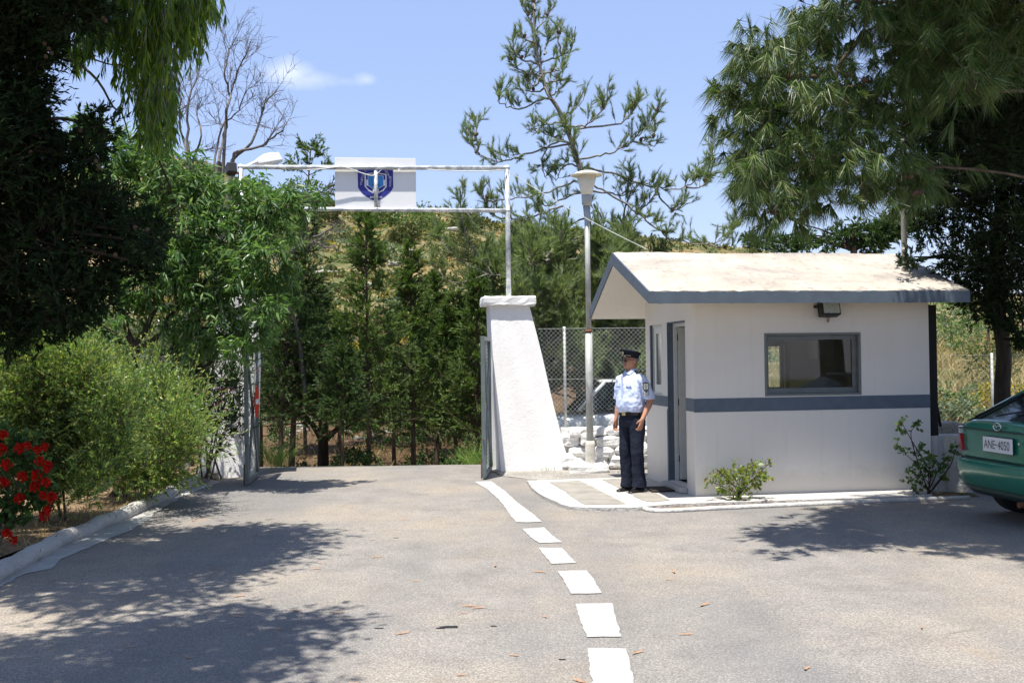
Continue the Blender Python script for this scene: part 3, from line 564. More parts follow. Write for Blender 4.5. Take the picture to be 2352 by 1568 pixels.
# black corner post and brace behind the booth
bp = thing('corner_post', BL(2.99, .10, 0), 'black timber post standing against the right corner of the booth', 'post', rz=TH)
MB().box((-.045, -.05, .64), (.065, .07, 2.235)).build('post', MT['blackwood'], bp, bevel=.006)
MB().tube([(.05, .10, 1.52), (.60, .8, .72)], .018, 6).build('brace', MT['blackwood'], bp)
wl = thing('low_wall', BL(2.92, .05, 0), 'low whitewashed wall running from the booth corner towards the green car', 'wall', rz=TH)
pts = [(.0, -.02), (.08, -.05), (.18, -.03), (.42, -.17), (.60, -.24), (.78, -.20), (1.1, .05), (1.1, .35), (.6, .2), (.2, .3), (0, .3)]
m_ = MB(); k = len(pts); V = []
for zz, sc in ((0, 1.0), (.2, 1.0), (.45, .99), (.655, .98), (.67, .955)): V += [(x*sc+.003*math.sin(zz*30+x*9), y*sc, zz) for x, y in pts]
m_.add(V, [(i*k+j, i*k+(j+1) % k, (i+1)*k+(j+1) % k, (i+1)*k+j) for i in range(4) for j in range(k)]+[tuple(range(4*k, 5*k))]); m_.build('wall_face', MT['kerb'], wl)
# ================================================================ GATEWAY
def quadbox(b, t_): return MB().add(list(b)+list(t_), [(0, 3, 2, 1), (4, 5, 6, 7), (0, 1, 5, 4), (1, 2, 6, 5), (2, 3, 7, 6), (3, 0, 4, 7)])
def lerp(a, b, t): return np.array(a, float)*(1-t)+np.array(b, float)*t
def pillar(name, b, tq, label, flip=False):
    base = np.array(b).mean(0); base[2] = 0; root = thing(name, base, label, 'gate pillar', 'white gate pillars')
    m_ = MB(); N = 16; R = []
    for i in range(N+1):                         # stack of rings with a slightly wandering face
        t = i/N; q = [lerp(b[j], tq[j], t) for j in range(4)]
        for j in range(4):
            for s in range(6):
                p = lerp(q[j], q[(j+1) % 4], s/6); R.append(p+np.array([.006*math.sin(9*t+s+j), .006*math.cos(7*t+2*s+j), 0]))
    m_.add(R, [(i*24+j, i*24+(j+1) % 24, (i+1)*24+(j+1) % 24, (i+1)*24+j) for i in range(N) for j in range(24)]+[tuple(range(N*24, N*24+24))])
    m_.build('body', MT['stucco'], root, off=base, bevel=.015)
    c = np.array(tq).mean(0); z0 = tq[0][2]; o = []
    for p in tq:
        d = p-c; d[2] = 0; o.append(p+nrm(d)*.115)
    m2 = MB(); R = []
    for zz, g in ((z0-.005, .99), (z0+.03, 1.0), (z0+.10, 1.0), (z0+.125, .97)):
        for j in range(4):
            for s in range(8): p = lerp(o[j], o[(j+1) % 4], s/8); p = c+(p-c)*g; R.append((p[0]+rng.normal()*.004, p[1]+rng.normal()*.004, zz+rng.normal()*.005))
    m2.add(R, [(i*32+j, i*32+(j+1) % 32, (i+1)*32+(j+1) % 32, (i+1)*32+j) for i in range(3) for j in range(32)]+[tuple(range(96, 128)), tuple(range(32))[::-1]])
    m2.build('cap', MT['stucco'], root, off=base); return root
zt = 2.455
def PZ(u, v, Y, z=zt): p = P(u, v, Y); p[2] = z; return p
pillar('gate_pillar', [(-.19, 15.28, -.03), (.84, 15.42, -.03), (.74, 16.05, -.03), (-.31, 15.92, -.03)], [PZ(1124, 703, 15.50), PZ(1216, 703, 15.60), PZ(1214, 703, 16.12), PZ(1117, 703, 16.0)], 'white stuccoed pillar with slab cap right of the gateway, widening to its foot')
pillar('gate_pillar', [(-4.55, 14.93, -.03), (-3.70, 15.02, -.03), (-3.80, 15.62, -.03), (-4.65, 15.52, -.03)], [PZ(505, 703, 15.10), PZ(597, 703, 15.20), PZ(600, 703, 15.75), PZ(508, 703, 15.65)], 'white stuccoed pillar left of the gateway, half hidden by the almond tree')
AR0, AR1 = P(553, 400, 15.33), P(1165, 400, 15.80)
ga = thing('gate_arch', (AR1[0], AR1[1], 2.58), 'grey pipe frame spanning the gateway on top of both pillars', 'pipe arch')
of = np.array(ga.location)
zT0, zT1 = P(553, 384, 15.33)[2], P(1165, 386, 15.80)[2]; zL0, zL1 = P(553, 479, 15.33)[2], P(1165, 484, 15.8)[2]
def AP(t, z): p = AR0*(1-t)+AR1*t; p = p.copy(); p[2] = z; return p
for t_, zt_ in ((0, zT0), (1, zT1)):
    MB().tube([AP(t_, 2.56), AP(t_, zt_+.035)], .038, 12).build('post', MT['pipe'], ga, smooth=True, off=of)
MB().tube([AP(0, zT0), AP(1, zT1)], .033, 12).build('beam', MT['pipe'], ga, smooth=True, off=of)
MB().tube([AP(0, zL0), AP(1, zL1)], .032, 12).build('beam', MT['pipe'], ga, smooth=True, off=of)
ts = (863-553)/(1165-553)*.985; AF = nrm([AR1[0]-AR0[0], AR1[1]-AR0[1], 0]); AN = np.array([AF[1], -AF[0], 0])   # towards the camera
zs0, zs1 = zL0*(1-ts)+zL1*ts, zT0*(1-ts)+zT1*ts
MB().tube([AP(ts, zs0), AP(ts, zs1)], .030, 12).build('strut', MT['pipe'], ga, smooth=True, off=of)
for t_, z_ in ((0, zT0), (1, zT1), (1, zL1), (ts, zs1), (ts, zs0)): MB().ball(AP(t_, z_), .044, 10, 6).build('weld', MT['pipe'], ga, smooth=True, off=of)
# emblem board behind the pipes
bc = P(861, 419, 15.56); bc[2] = P(861, 419, 15.56)[2]; az = math.atan2(AF[1], AF[0]); bc = bc-AN*.0
mid = AP(ts, bc[2]); bc = mid-AN*.045; k6 = .00655*.09375
sb = thing('sign_board', bc, 'white rectangular board with navy and blue shield emblem on the gate arch', 'sign', rz=az)
MB().box((-.605, 0, -.375), (.60, .018, .375)).box((-.60, .018, -.36), (-.57, .05, .36)).box((.57, .018, -.36), (.60, .05, .36)).build('board', MT['white'], sb, bevel=.003)
def C5(x, y, d): return ((x-1160)*k6, d, (765-y)*k6)
def shield(name, pts, m, d, par): return mesh_obj(name, [C5(x, y, -d) for x, y in pts], [tuple(range(len(pts)))[::-1]], m, par)
em = shield('emblem', [(722, 400), (1580, 400), (1582, 870), (1540, 950), (1470, 1020), (1370, 1100), (1250, 1180), (1155, 1215), (1060, 1180), (930, 1100), (840, 1030), (770, 950), (728, 880)], MT['navy'], .003, sb)
shield('white_shield', [(890, 545), (1155, 505), (1420, 550), (1420, 860), (1340, 960), (1155, 1050), (980, 960), (890, 860)], MT['white'], .005, em)
shield('navy_shield', [(920, 567), (1155, 532), (1392, 572), (1392, 852), (1318, 938), (1155, 1020), (1002, 938), (920, 852)], MT['navy'], .007, em)
for a in ([(930, 690), (975, 690), (975, 840), (930, 835)], [(1343, 690), (1386, 690), (1386, 835), (1343, 840)], [(1085, 925), (1232, 925), (1228, 985), (1155, 1012), (1085, 985)]): shield('white_tab', a, MT['white'], .009, em)
shield('light_edge', [(965, 595), (1155, 555), (1350, 600), (1350, 838), (1155, 948), (970, 838)], MT['white'], .011, em)
shield('blue_shield', [(975, 605), (1155, 566), (1342, 611), (1342, 832), (1155, 938), (980, 832)], MT['blue'], .013, em)
shield('scales_figure', [(1060, 800), (1260, 800), (1260, 820), (1175, 822), (1172, 900), (1148, 900), (1145, 822), (1060, 820)], MT['rust'], .015, em)
def etext(s, x, y, rot, size): text_mesh(s, size, MT['white'], 'lettering', em, Matrix.Translation(C5(x, y, -.016)) @ Matrix.Rotation(math.radians(rot), 4, 'Y') @ Matrix.Rotation(math.pi/2, 4, 'X'), 0)
etext('ΥΠ.Κ', 820, 755, -82, .040); etext('ΕΣΩΜ', 848, 610, -72, .040); etext('Υ.', 925, 485, -50, .036)
etext('ΑΣ', 1395, 480, 48, .036); etext('ΕΩΝ Ν', 1462, 570, 66, .036); etext('ΑΣΩΝΩΝ', 1510, 730, 95, .036); etext('ΑΣΤ', 1065, 1120, 0, .034); etext('ΙΩΝ', 1265, 1120, 0, .034)
# cables
c5p = [(300, 360), (520, 405), (720, 480), (900, 540), (1060, 578), (1180, 560), (1270, 470), (1360, 385), (1500, 372), (1700, 420), (1900, 432), (2140, 418)]
pts = [P(700, 392, 15.36)-AN*-.04, P(740, 388, 15.40)]+[P(753.4+x*.09375, 349.1+y*.09375, 15.44+.00012*(x-300)) for x, y in c5p]+[P(1010, 391, 15.62), P(1090, 394, 15.70), P(1163, 390, 15.74)]
cb = MB().tube(smooth_path(pts, 4), .008, 6).tube([P(916, 388, 15.5), P(917, 399, 15.49)], .006, 5).build('cable', MT['alu'], None, smooth=True); tag(cb, 'pale cable looped loosely along the top pipe of the gate arch', 'cable')
e0, e1 = P(1166, 392, 15.76), BL(-.25, .95, 2.98); c_ = [e0*(1-t)+e1*t+np.array([0, 0, -.05*4*t*(1-t)]) for t in np.linspace(0, 1, 16)]
tag(MB().tube(c_, .0055, 6).build('cable', MT['steel'], None, smooth=True), 'thin cable sagging from the gate arch to the booth roof ridge', 'cable')
# street light head and black floodlight on the left arch post
hd = thing('street_light', P(553, 380, 15.33), 'white cobra-head street light fixed behind the left end of the arch', 'street light')
o_ = np.array(hd.location); arm = [P(556, 388, 15.36), P(575, 378, 15.55), P(592, 370, 15.7)]
MB().tube(arm, .024, 8).build('arm', MT['white'], hd, smooth=True, off=o_)
a0, a1 = P(588, 374, 15.7), P(641, 366, 16.0); dr_ = nrm(a1-a0); sdv = nrm(np.cross(dr_, [0, 0, 1])); upv = np.cross(sdv, dr_); L_ = np.linalg.norm(a1-a0); V = []
rings = [(0, .045, .03, .03), (.25, .10, .075, .05), (.55, .13, .115, .06), (.9, .125, .10, .06), (1.0, .10, .03, .05)]
for t, hw, top, bot in rings: c = a0+dr_*t*L_; V += [c-sdv*hw-upv*.02, c-sdv*hw*.75+upv*top, c+sdv*hw*.75+upv*top, c+sdv*hw-upv*.02, c+sdv*hw*.7-upv*bot, c-sdv*hw*.7-upv*bot]
MB().add(V, [(i*6+j, i*6+(j+1) % 6, (i+1)*6+(j+1) % 6, (i+1)*6+j) for i in range(4) for j in range(6)]+[(5, 4, 3, 2, 1, 0), tuple(range(24, 30))]).build('head', MT['white'], hd, off=o_, bevel=.008)
MB().ball(a0+dr_*.6*L_-upv*.075, (.13, .09, .05), 12, 7).build('bowl', MT['alu'], hd, smooth=True, off=o_)
fb = thing('floodlight', P(545, 395, 15.28), 'black floodlight on the left side of the left arch post', 'floodlight'); o_ = np.array(fb.location)
MB().box((-.17, -.05, -.03), (-.03, .11, .12), _rz(.5) @ _rx(-.3), (-.1, .03, .05)).build('housing', MT['black'], fb, bevel=.01); MB().box((-.06, .0, -.03), (.02, .03, .0)).tube([(-.08, .02, .02), (-.02, .02, -.02)], .012, 6).build('bracket', MT['rust'], fb)
# gate leaves
def leaf(A, B, z0, z1, label, cat_side):
    A = np.array([*A, 0.]); B = np.array([*B, 0.]); L = np.linalg.norm(B-A); an = math.atan2(*(B-A)[[1, 0]]); root = thing('gate_leaf', B, label, 'gate', 'steel mesh gate leaves', rz=an+math.pi)   # local x runs from hinge to free end
    f = .026
    m_ = MB().box((0, -f, z0), (.055, f, z1)).box((L-.055, -f, z0), (L, f, z1)).box((.055, -f, z0), (L-.055, f, z0+.055)).box((.055, -f, z1-.055), (L-.055, f, z1)); m_.build('frame', MT['gate'], root, bevel=.004)
    b = MB(); zm = (z0+z1)/2
    for (xa, za, xb, zb) in ((.06, z0+.06, L-.06, z1-.1), (L-.06, z0+.06, .06, z1-.1)):
        b.tube([(xa, .012, za), (xb, .012, zb)], .018, 6)
    b.build('brace', MT['gate'], root)
    g = MB()
    for i in range(1, int((z1-z0)/.055)): g.tube([(.05, -.016, z0+i*.055), (L-.05, -.016, z0+i*.055)], .0028, 4, cap=False)
    for i in range(1, int(L/.11)): g.tube([(i*.11, -.020, z0+.05), (i*.11, -.020, z1-.05)], .0028, 4, cap=False)
    g.build('mesh_panel', MT['wire'], root)
    MB().box((L-.02, -.04, .02), (L+.012, -.028, .30)).build('drop_bolt', MT['rust'], root); MB().tube([(L-.01, 0, .55), (L+.05, 0, .55)], .012, 6).build('latch', MT['rust'], root)
    return root, L
gl, LL = leaf((-3.53, 13.84), (-3.67, 15.02), .03, P(566, 787, 13.84)[2], 'grey steel gate leaf with mesh and cross braces, opened on the left', 0)
MB().box((LL-.20, -.034, 1.05), (LL-.06, -.028, 1.30)).build('lock_plate', MT['gate'], gl)
gr, LR = leaf((-.405, 14.28), (-.34, 15.42), .03, P(1106, 772, 14.28)[2], 'grey steel gate leaf opened edge-on against the right pillar', 1)
sg = thing('road_sign', (0, 0, 0), 'red no-entry disc with white bar hung on the left gate leaf', 'road sign')
gdir = nrm([-3.53+3.67, 13.84-15.02, 0]); gn = np.array([-gdir[1], gdir[0], 0]); gn = gn if gn[0] > 0 else -gn
cp = np.array([-3.67, 15.02, 0])+gdir*.52+gn*.055; cp[2] = P(593, 922, 14.5)[2]; sg.location = tuple(cp); sg.rotation_euler = (0, 0, math.atan2(gn[1], gn[0]))
Rd = .225; dsk = MB(); c_ = [(0, Rd*math.cos(a), Rd*math.sin(a)) for a in np.linspace(0, 2*math.pi, 40, endpoint=False)]; dsk.prism(c_, (.006, 0, 0)); dsk.build('disc', MT['red'], sg)
mesh_obj('bar', [(.009, -.165, -.035), (.009, .165, -.035), (.009, .165, .035), (.009, -.165, .035)], [(0, 1, 2, 3)], MT['white'], sg)
sg2 = thing('notice_plate', cp+np.array([0, 0, .47])-gdir*.22, 'small white notice plate with a red corner above the no-entry disc', 'sign'); sg2.rotation_euler = (0, 0, math.atan2(gn[1], gn[0]))
MB().box((0, -.07, -.08), (.005, .07, .08)).build('plate', MT['white'], sg2); mesh_obj('red_field', [(.008, -.06, -.07), (.008, .06, -.07), (.008, -.06, .01)], [(0, 1, 2)], MT['red'], sg2)
# ================================================================ LAMP POST, STONE WALL, FENCES
lp = P(1356, 1060, 15.05); lpz = .10
lt = thing('lamp_post', (lp[0], lp[1], lpz), 'grey lamp post with flat-lidded cream lantern between pillar and booth', 'lamp post')
MB().tube([(0, 0, .0), (0, 0, .05), (0, 0, .30), (0, 0, .36)], [.085, .075, .07, .058], 14).build('base', MT['concrete'], lt, smooth=True)
MB().tube([(0, 0, .30), (0, 0, 1.93)], .052, 14).build('pole_section', MT['steel'], lt, smooth=True)
MB().tube([(0, 0, 1.915), (0, 0, 1.955)], [.056, .05], 14).build('joint_ring', MT['rust'], lt, smooth=True)
MB().tube([(0, 0, 1.95), (0, 0, 3.75)], .038, 14).build('pole_section', MT['steel'], lt, smooth=True)
MB().tube([(0, 0, 3.74), (0, 0, 3.76), (0, 0, 3.90)], [.05, .072, .078], 14).build('collar', MT['steel'], lt, smooth=True)
MB().tube([(0, 0, 3.89), (0, 0, 3.93), (0, 0, 4.19)], [.075, .085, .150], 20).build('lantern', MT['cream'], lt, smooth=True)
MB().tube([(0, 0, 4.175), (0, 0, 4.187), (0, 0, 4.20), (0, 0, 4.225), (0, 0, 4.245), (0, 0, 4.25)], [.225, .235, .20, .15, .08, .01], 24).build('lid', MT['cream'], lt, smooth=True)
fb2 = MB(); rock_mb(fb2, (1.09, 15.12, .04), (.30, .22, .10), 4, 18, 10, .10, .5); tag(fb2.build('footing_stone', MT['wash'], None, smooth=False, bevel=0), 'whitewashed footing block under the lamp post', 'stone block')
sw = thing('stone_wall', (1.8, 15.55, 0), 'low whitewashed dry-stone wall below the chain-link fence beside the pillar', 'wall')
st_ = MB().box((.72, 15.52, -.2), (4.9, 15.95, .60)); sd0 = 0
for row, (z, h) in enumerate(((.06, .19), (.24, .18), (.40, .17), (.545, .13))):
    x = .72+.1*(row % 2)
    while x < 4.8:
        wdt = rng.uniform(.20, .46)*(1.0 if row < 3 else .9); sd0 += 1
        rock_mb(st_, (x+wdt/2, 15.50+rng.normal()*.02, z+h/2-.05+rng.normal()*.012), (wdt*.52, .13, h*.57), sd0, 22, 14, .20, .58); x += wdt*1.0
st_.build('masonry', MT['wash'], sw, off=sw.location)
def chain_link(name, A, B, zb, zt_, cell, label, posts=(), wire=.0026, wires=(0., .5, 1.), slope=0., group=None):
    A = np.array([*A, 0.]); B = np.array([*B, 0.]); L = np.linalg.norm(B-A); root = thing(name, (A[0], A[1], zb), label, 'fence', group, rz=math.atan2(*(B-A)[[1, 0]]))
    Hh = zt_-zb; m_ = MB(); n = int(L/cell)+1; k = Hh
    p0 = []; p1 = []
    for i in range(-int(Hh/cell)-1, n+1):
        for sgn in (1, -1):
            x0 = i*cell; xa, za, xb, zb_ = (x0, 0, x0+Hh, Hh) if sgn > 0 else (x0, Hh, x0+Hh, 0)
            t0 = max(0, (0-xa)/(xb-xa)); t1 = min(1, (L-xa)/(xb-xa))
            if t1 <= t0: continue
            p0.append((xa+(xb-xa)*t0, .003*sgn, za+(zb_-za)*t0)); p1.append((xa+(xb-xa)*t1, .003*sgn, za+(zb_-za)*t1))
    v = Veg(); v.segs(np.array(p0), np.array(p1), wire, wire)
    for f in wires: v.segs(np.array([(0, 0, Hh*f)]), np.array([(L, 0, Hh*f)]), wire*1.3, wire*1.3)
    V, FV, S = v.wood_arrays(); quick('wire_mesh', V, FV, S, MT['wire'], root)
    for x in posts: MB().tube([(x, .02, -.35), (x, .02, Hh+.03)], .024, 8).build('post', MT['steel'], root, smooth=True)
    return root
chain_link('chain_link_fence', (.35, 15.86), (4.9, 16.1), .56, 2.10, .070, 'chain-link fence with thin grey posts on the stone wall behind the lamp post', (.45, 2.3, 4.4))
chain_link('chain_link_fence', (-9.2, 15.3), (-4.72, 15.3), .1, 1.75, .075, 'chain-link fence behind the almond trunk left of the gateway', (.1, 2.2, 4.3), wire=.0022)
chain_link('chain_link_fence', (5.2, 17.2), (13.5, 17.2), .5, 1.62, .085, 'thin chain-link fence crossing the dry slope behind the green car', (.1, 2.7, 5.4, 8.1), wire=.0012)
dw = MB(); sd0 = 50
for row in range(3):
    x = 5.25
    while x < 8: wdt = rng.uniform(.25, .5); sd0 += 1; rock_mb(dw, (x, 13.9+rng.normal()*.03, .12+row*.24), (wdt*.55, .18, .15), sd0, 12, 8, .2, .6); x += wdt
tag(dw.build('dry_stone_wall', MT['rock'], None), 'grey dry-stone wall in shade behind the low white wall', 'wall')
rk = MB(); rock_mb(rk, (8.12, 19.0, .50), (.20, .17, .13), 9, 16, 10, .3, .9); tag(rk.build('boulder', MT['rock'], None), 'pale boulder showing above the dry-stone wall beside the booth brace', 'rock')
# ================================================================ CARS
def car(name, label, loc, rz, paint, L, belt, roofz, hw, gh, lowz=.20, bump_mat=None, green=False):
    r = thing(name, loc, label, 'car', rz=rz)
    st = [(.00, .46, belt-.05, .66), (.03, .42, belt-.015, hw*.90), (.14, .36, belt, hw*.965), (.5, lowz+.02, belt+.005, hw*.995), (1.4, lowz, belt-.01, hw), (L*.62, lowz, belt-.03, hw), (L*.80, lowz, belt-.10, hw*.985), (L-.35, lowz+.04, belt-.18, hw*.93), (L-.08, lowz+.12, belt-.28, hw*.80), (L, .36, belt-.38, hw*.70)]
    V = []
    for y, zl, zb, w in st:
        h = zb-zl; half = [(w*.80, zl), (w*.96, zl+.05*h), (w*.995, zl+.28*h), (w, zl+.55*h), (w*.985, zl+.80*h), (w*.93, zl+.965*h), (w*.62, zb+.012)]
        V += [(-x, y, z) for x, z in half]+[(x, y, z) for x, z in half[::-1]]
    n = 14; F = [(i*n+j, i*n+(j+1) % n, (i+1)*n+(j+1) % n, (i+1)*n+j) for i in range(len(st)-1) for j in range(n)]+[tuple(range(n))[::-1], tuple(range((len(st)-1)*n, len(st)*n))]
    b = MB().add(V, F).build('body', paint, r, smooth=True, sub=1)
    (ya, yb), (yc, yd) = gh; w0, w1 = hw*.90, hw*.70
    def gring(z, s):
        t = (z-belt)/(roofz-belt); y0 = ya*(1-t)+yc*t-s; y1 = yb*(1-t)+yd*t+s; x = w0*(1-t)+w1*t+s
        return y0, y1, x
    V = []; F = []
    zs = (belt-.03, belt+.12, belt+.28, roofz-.035)
    for z in zs:
        y0, y1, x = gring(z, 0); V += [(-x*.93, y0, z), (-x, y0+.10, z), (-x, (y0+y1)/2, z), (-x, y1-.10, z), (-x*.93, y1, z), (0, y1+.07, z), (x*.93, y1, z), (x, y1-.10, z), (x, (y0+y1)/2, z), (x, y0+.10, z), (x*.93, y0, z), (0, y0-.06, z)]
    n = 12; F = [(i*n+j, i*n+(j+1) % n, (i+1)*n+(j+1) % n, (i+1)*n+j) for i in range(3) for j in range(n)]+[tuple(range(36, 48))]
    MB().add(V, F).build('windows', MT['carglass'], r, smooth=False)
    V = []
    for z, s in ((roofz-.05, .012), (roofz-.015, .0), (roofz, -.12)):
        y0, y1, x = gring(roofz-.04, s); V += [(-x*.93, y0, z), (-x, y0+.10, z), (-x, y1-.10, z), (-x*.93, y1, z), (x*.93, y1, z), (x, y1-.10, z), (x, y0+.10, z), (x*.93, y0, z)]
    MB().add(V, [(i*8+j, i*8+(j+1) % 8, (i+1)*8+(j+1) % 8, (i+1)*8+j) for i in range(2) for j in range(8)]+[tuple(range(16, 24)), tuple(range(8))[::-1]]).build('roof', paint, r, smooth=True)
    for sx in (-1, 1):
        def gp(z, ty, dx=.012):
            y0, y1, x = gring(z, 0); return (sx*(x+dx*.4), y0+(y1-y0)*ty, z)
        for ty in (.035, .40, .955):
            m = MB().tube([gp(belt-.02, ty), gp(roofz-.045, ty)], .034 if ty != .40 else .022, 6); m.build('pillar', paint, r, smooth=True)
        m = MB().tube([gp(belt, .02), gp(belt, .97)], .012, 6).build('window_trim', MT['black'], r)
    for sx in (-1, 1):
        for y in (.68, L-.78):
            wl_ = MB().tube([(sx*(hw-.19), y, .29), (sx*(hw-.17), y, .29), (sx*(hw-.02), y, .29), (sx*(hw-.005), y, .29)], [.25, .29, .29, .26], 28).build('wheel', MT['rubber'], r, smooth=False)
            MB().tube([(sx*(hw-.006), y, .29), (sx*(hw+.004), y, .29)], [.175, .165], 20).build('rim', MT['alu'] if not green else MT['steel'], wl_)
    bm = bump_mat or paint
    MB().hloft([(0, .36, .30, hw*.90, .36), (0, .36, .36, hw*.985, .42), (0, .36, .50, hw*1.01, .455), (0, .36, .575, hw*1.01, .45), (0, .36, .60, hw*.96, .41)], 40, 4.5).build('bumper', bm, r, smooth=True)
    MB().hloft([(0, .37, .25, hw*.86, .34), (0, .37, .33, hw*.95, .41)], 40, 4.5).build('bumper_skirt', MT['bumperdk'], r, smooth=True)
    MB().hloft([(0, L-.36, .25, hw*.90, .36), (0, L-.36, .36, hw*.985, .42), (0, L-.36, .52, hw*1.0, .45), (0, L-.36, .56, hw*.95, .41)], 40, 4.5).build('bumper', bm, r, smooth=True)
    for sx in (-1, 1):
        MB().box((sx*.42-.2, L-.06, .56), (sx*.42+.2, L-.0, .68)).build('headlight', MT['tail_white'], r, bevel=.02)
        MB().ball((sx*(hw+.06), gh[0][1]-.25, belt+.07), (.08, .05, .055), 10, 6).build('mirror', MT['black'], r, smooth=True)
    return r
gc = car('parked_car', 'green hatchback seen from behind at the right edge, plate ANE-4050', (4.66, 10.02, .004), -math.radians(82.5), MT['carGreen'], 4.1, .99, 1.40, .83, ((.16, 3.2), (.95, 2.45)), green=True)
Rx90 = Matrix.Rotation(math.pi/2, 4, 'X')
MB().box((-.70, -.016, .885), (.70, -.002, .90)).build('lid_crease', MT['bumperdk'], gc)
MB().box((-.70, -.022, .60), (.70, .0, .612)).build('lid_gap', MT['ink'], gc)
for sx in (-1, 1):
    tl = MB().prism([(sx*.80, .05, .68), (sx*.62, -.022, .66), (sx*.66, -.022, .83), (sx*.80, .05, .83)], (0, .05, 0)).prism([(sx*.838, .30, .70), (sx*.80, .048, .68), (sx*.80, .048, .83), (sx*.838, .24, .83)], (-sx*.02, 0, 0))
    t2 = tl.build('tail_lamp', MT['tail_red'], gc, bevel=.006)
    MB().prism([(sx*.80, .05, .833), (sx*.66, -.022, .833), (sx*.68, -.022, .90), (sx*.80, .05, .90)], (0, .05, 0)).build('reversing_lens', MT['tail_white'], t2, bevel=.006)
pl = MB().box((-.24, -.030, .690), (.24, -.020, .835)).build('number_plate', MT['plate'], gc, bevel=.004)
MB().box((-.243, -.026, .684), (.243, -.0195, .841)).build('plate_frame', MT['ink'], pl)
text_mesh('ANE', .118, MT['ink'], 'lettering', pl, Matrix.Translation((-.125, -.0315, .760)) @ Rx90, 0, sx=.80); text_mesh('4050', .118, MT['ink'], 'lettering', pl, Matrix.Translation((.105, -.0315, .760)) @ Rx90, 0, sx=.80)
text_mesh('-', .11, MT['ink'], 'lettering', pl, Matrix.Translation((-.015, -.0315, .775)) @ Rx90, 0)
bd = MB(); c_ = [(.062*math.cos(a), -.026, .94+.036*math.sin(a)) for a in np.linspace(0, 2*math.pi, 25)]; bd.tube(c_, .006, 6)
bd.tube([(-.055, -.028, .950), (-.02, -.028, .948), (0, -.028, .932), (.02, -.028, .948), (.055, -.028, .950)], .006, 6); bd.build('badge', MT['chrome'], gc, smooth=True)
MB().tube([(.33, -.014, .80), (.33, -.024, .80)], .014, 12).build('lock', MT['chrome'], gc)
MB().tube([(.40, -.010, .955), (.62, -.010, .955)], .010, 6).build('lettering_trim', MT['chrome'], gc)
MB().tube([(.35, .50, .25), (.35, -.05, .24)], .028, 10).build('exhaust', MT['rust'], gc)
MB().tube([(-.62, .13, 1.0), (-.50, .62, 1.245), (-.1, .86, 1.37)], .012, 5).tube([(-.2, .10, 1.03), (.1, .28, 1.10)], .008, 5).build('wiper', MT['black'], gc)
car('parked_car', 'silver hatchback parked beyond the chain-link fence, mostly hidden by the wall', (3.95, 18.3, float(H(2.4, 18.3))+.01), math.pi/2, MT['carSilver'], 3.9, .95, 1.44, .80, ((.25, 2.95), (.75, 2.42)))
# ================================================================ PERSON
PR = thing('person', (1.425, 12.53, .05), 'policeman in light blue shirt, navy trousers and peaked cap standing by the booth', 'person', rz=math.radians(-50)); PR.scale = (.978, .978, .978)
def remesh(o, vox, smooth=2, folds=0.0, size=.1):
    m = o.modifiers.new('remesh', 'REMESH'); m.mode = 'VOXEL'; m.voxel_size = vox; m.use_smooth_shade = True
    if smooth: s = o.modifiers.new('smooth', 'SMOOTH'); s.factor = .5; s.iterations = smooth
    if folds:
        tx = bpy.data.textures.new('folds', 'CLOUDS'); tx.noise_scale = size; tx.noise_depth = 2
        d = o.modifiers.new('folds', 'DISPLACE'); d.texture = tx; d.strength = folds; d.mid_level = .5
    return o
HA = math.radians(-14)
def head_turn(mb, k0=0):
    c, s = math.cos(HA), math.sin(HA)
    for i in range(k0, len(mb.V)): x, y, z = mb.V[i]; mb.V[i] = (c*x-s*y, s*x+c*y, z)
    return mb
b = MB()
b.hloft([(0, .0, .80, .145, .105), (0, 0, .90, .160, .115), (0, 0, 1.0, .15, .11), (0, -.015, 1.1, .150, .115), (0, -.01, 1.2, .158, .115), (0, 0, 1.30, .17, .112), (0, 0, 1.37, .175, .095), (0, .005, 1.42, .125, .07), (0, .005, 1.45, .07, .06)], 20)
k0 = len(b.V)
b.ball((0, -.005, 1.598), (.073, .090, .108), 24, 16).ball((0, -.045, 1.545), (.053, .052, .052), 16, 10).ball((0, -.083, 1.512), (.024, .018, .017), 12, 8)
b.tube([(0, -.088, 1.617), (0, -.103, 1.598), (0, -.113, 1.578)], [.008, .011, .015], 10).ball((0, -.099, 1.572), (.021, .012, .010), 10, 6)
b.ball((0, -.090, 1.548), (.024, .010, .006), 10, 6).ball((0, -.088, 1.536), (.021, .011, .007), 10, 6).ball((0, -.080, 1.628), (.052, .014, .009), 12, 6)
for s in (-1, 1):
    b.ball((s*.036, -.072, 1.575), (.022, .020, .022), 10, 6); b.ball((s*.077, .008, 1.590), (.010, .019, .031), 12, 8); b.ball((s*.031, -.086, 1.607), (.013, .009, .009), 10, 6)
head_turn(b, k0)
b.tube([(0, .012, 1.42), (0, .008, 1.50), (0, .0, 1.56)], [.066, .056, .056], 16)
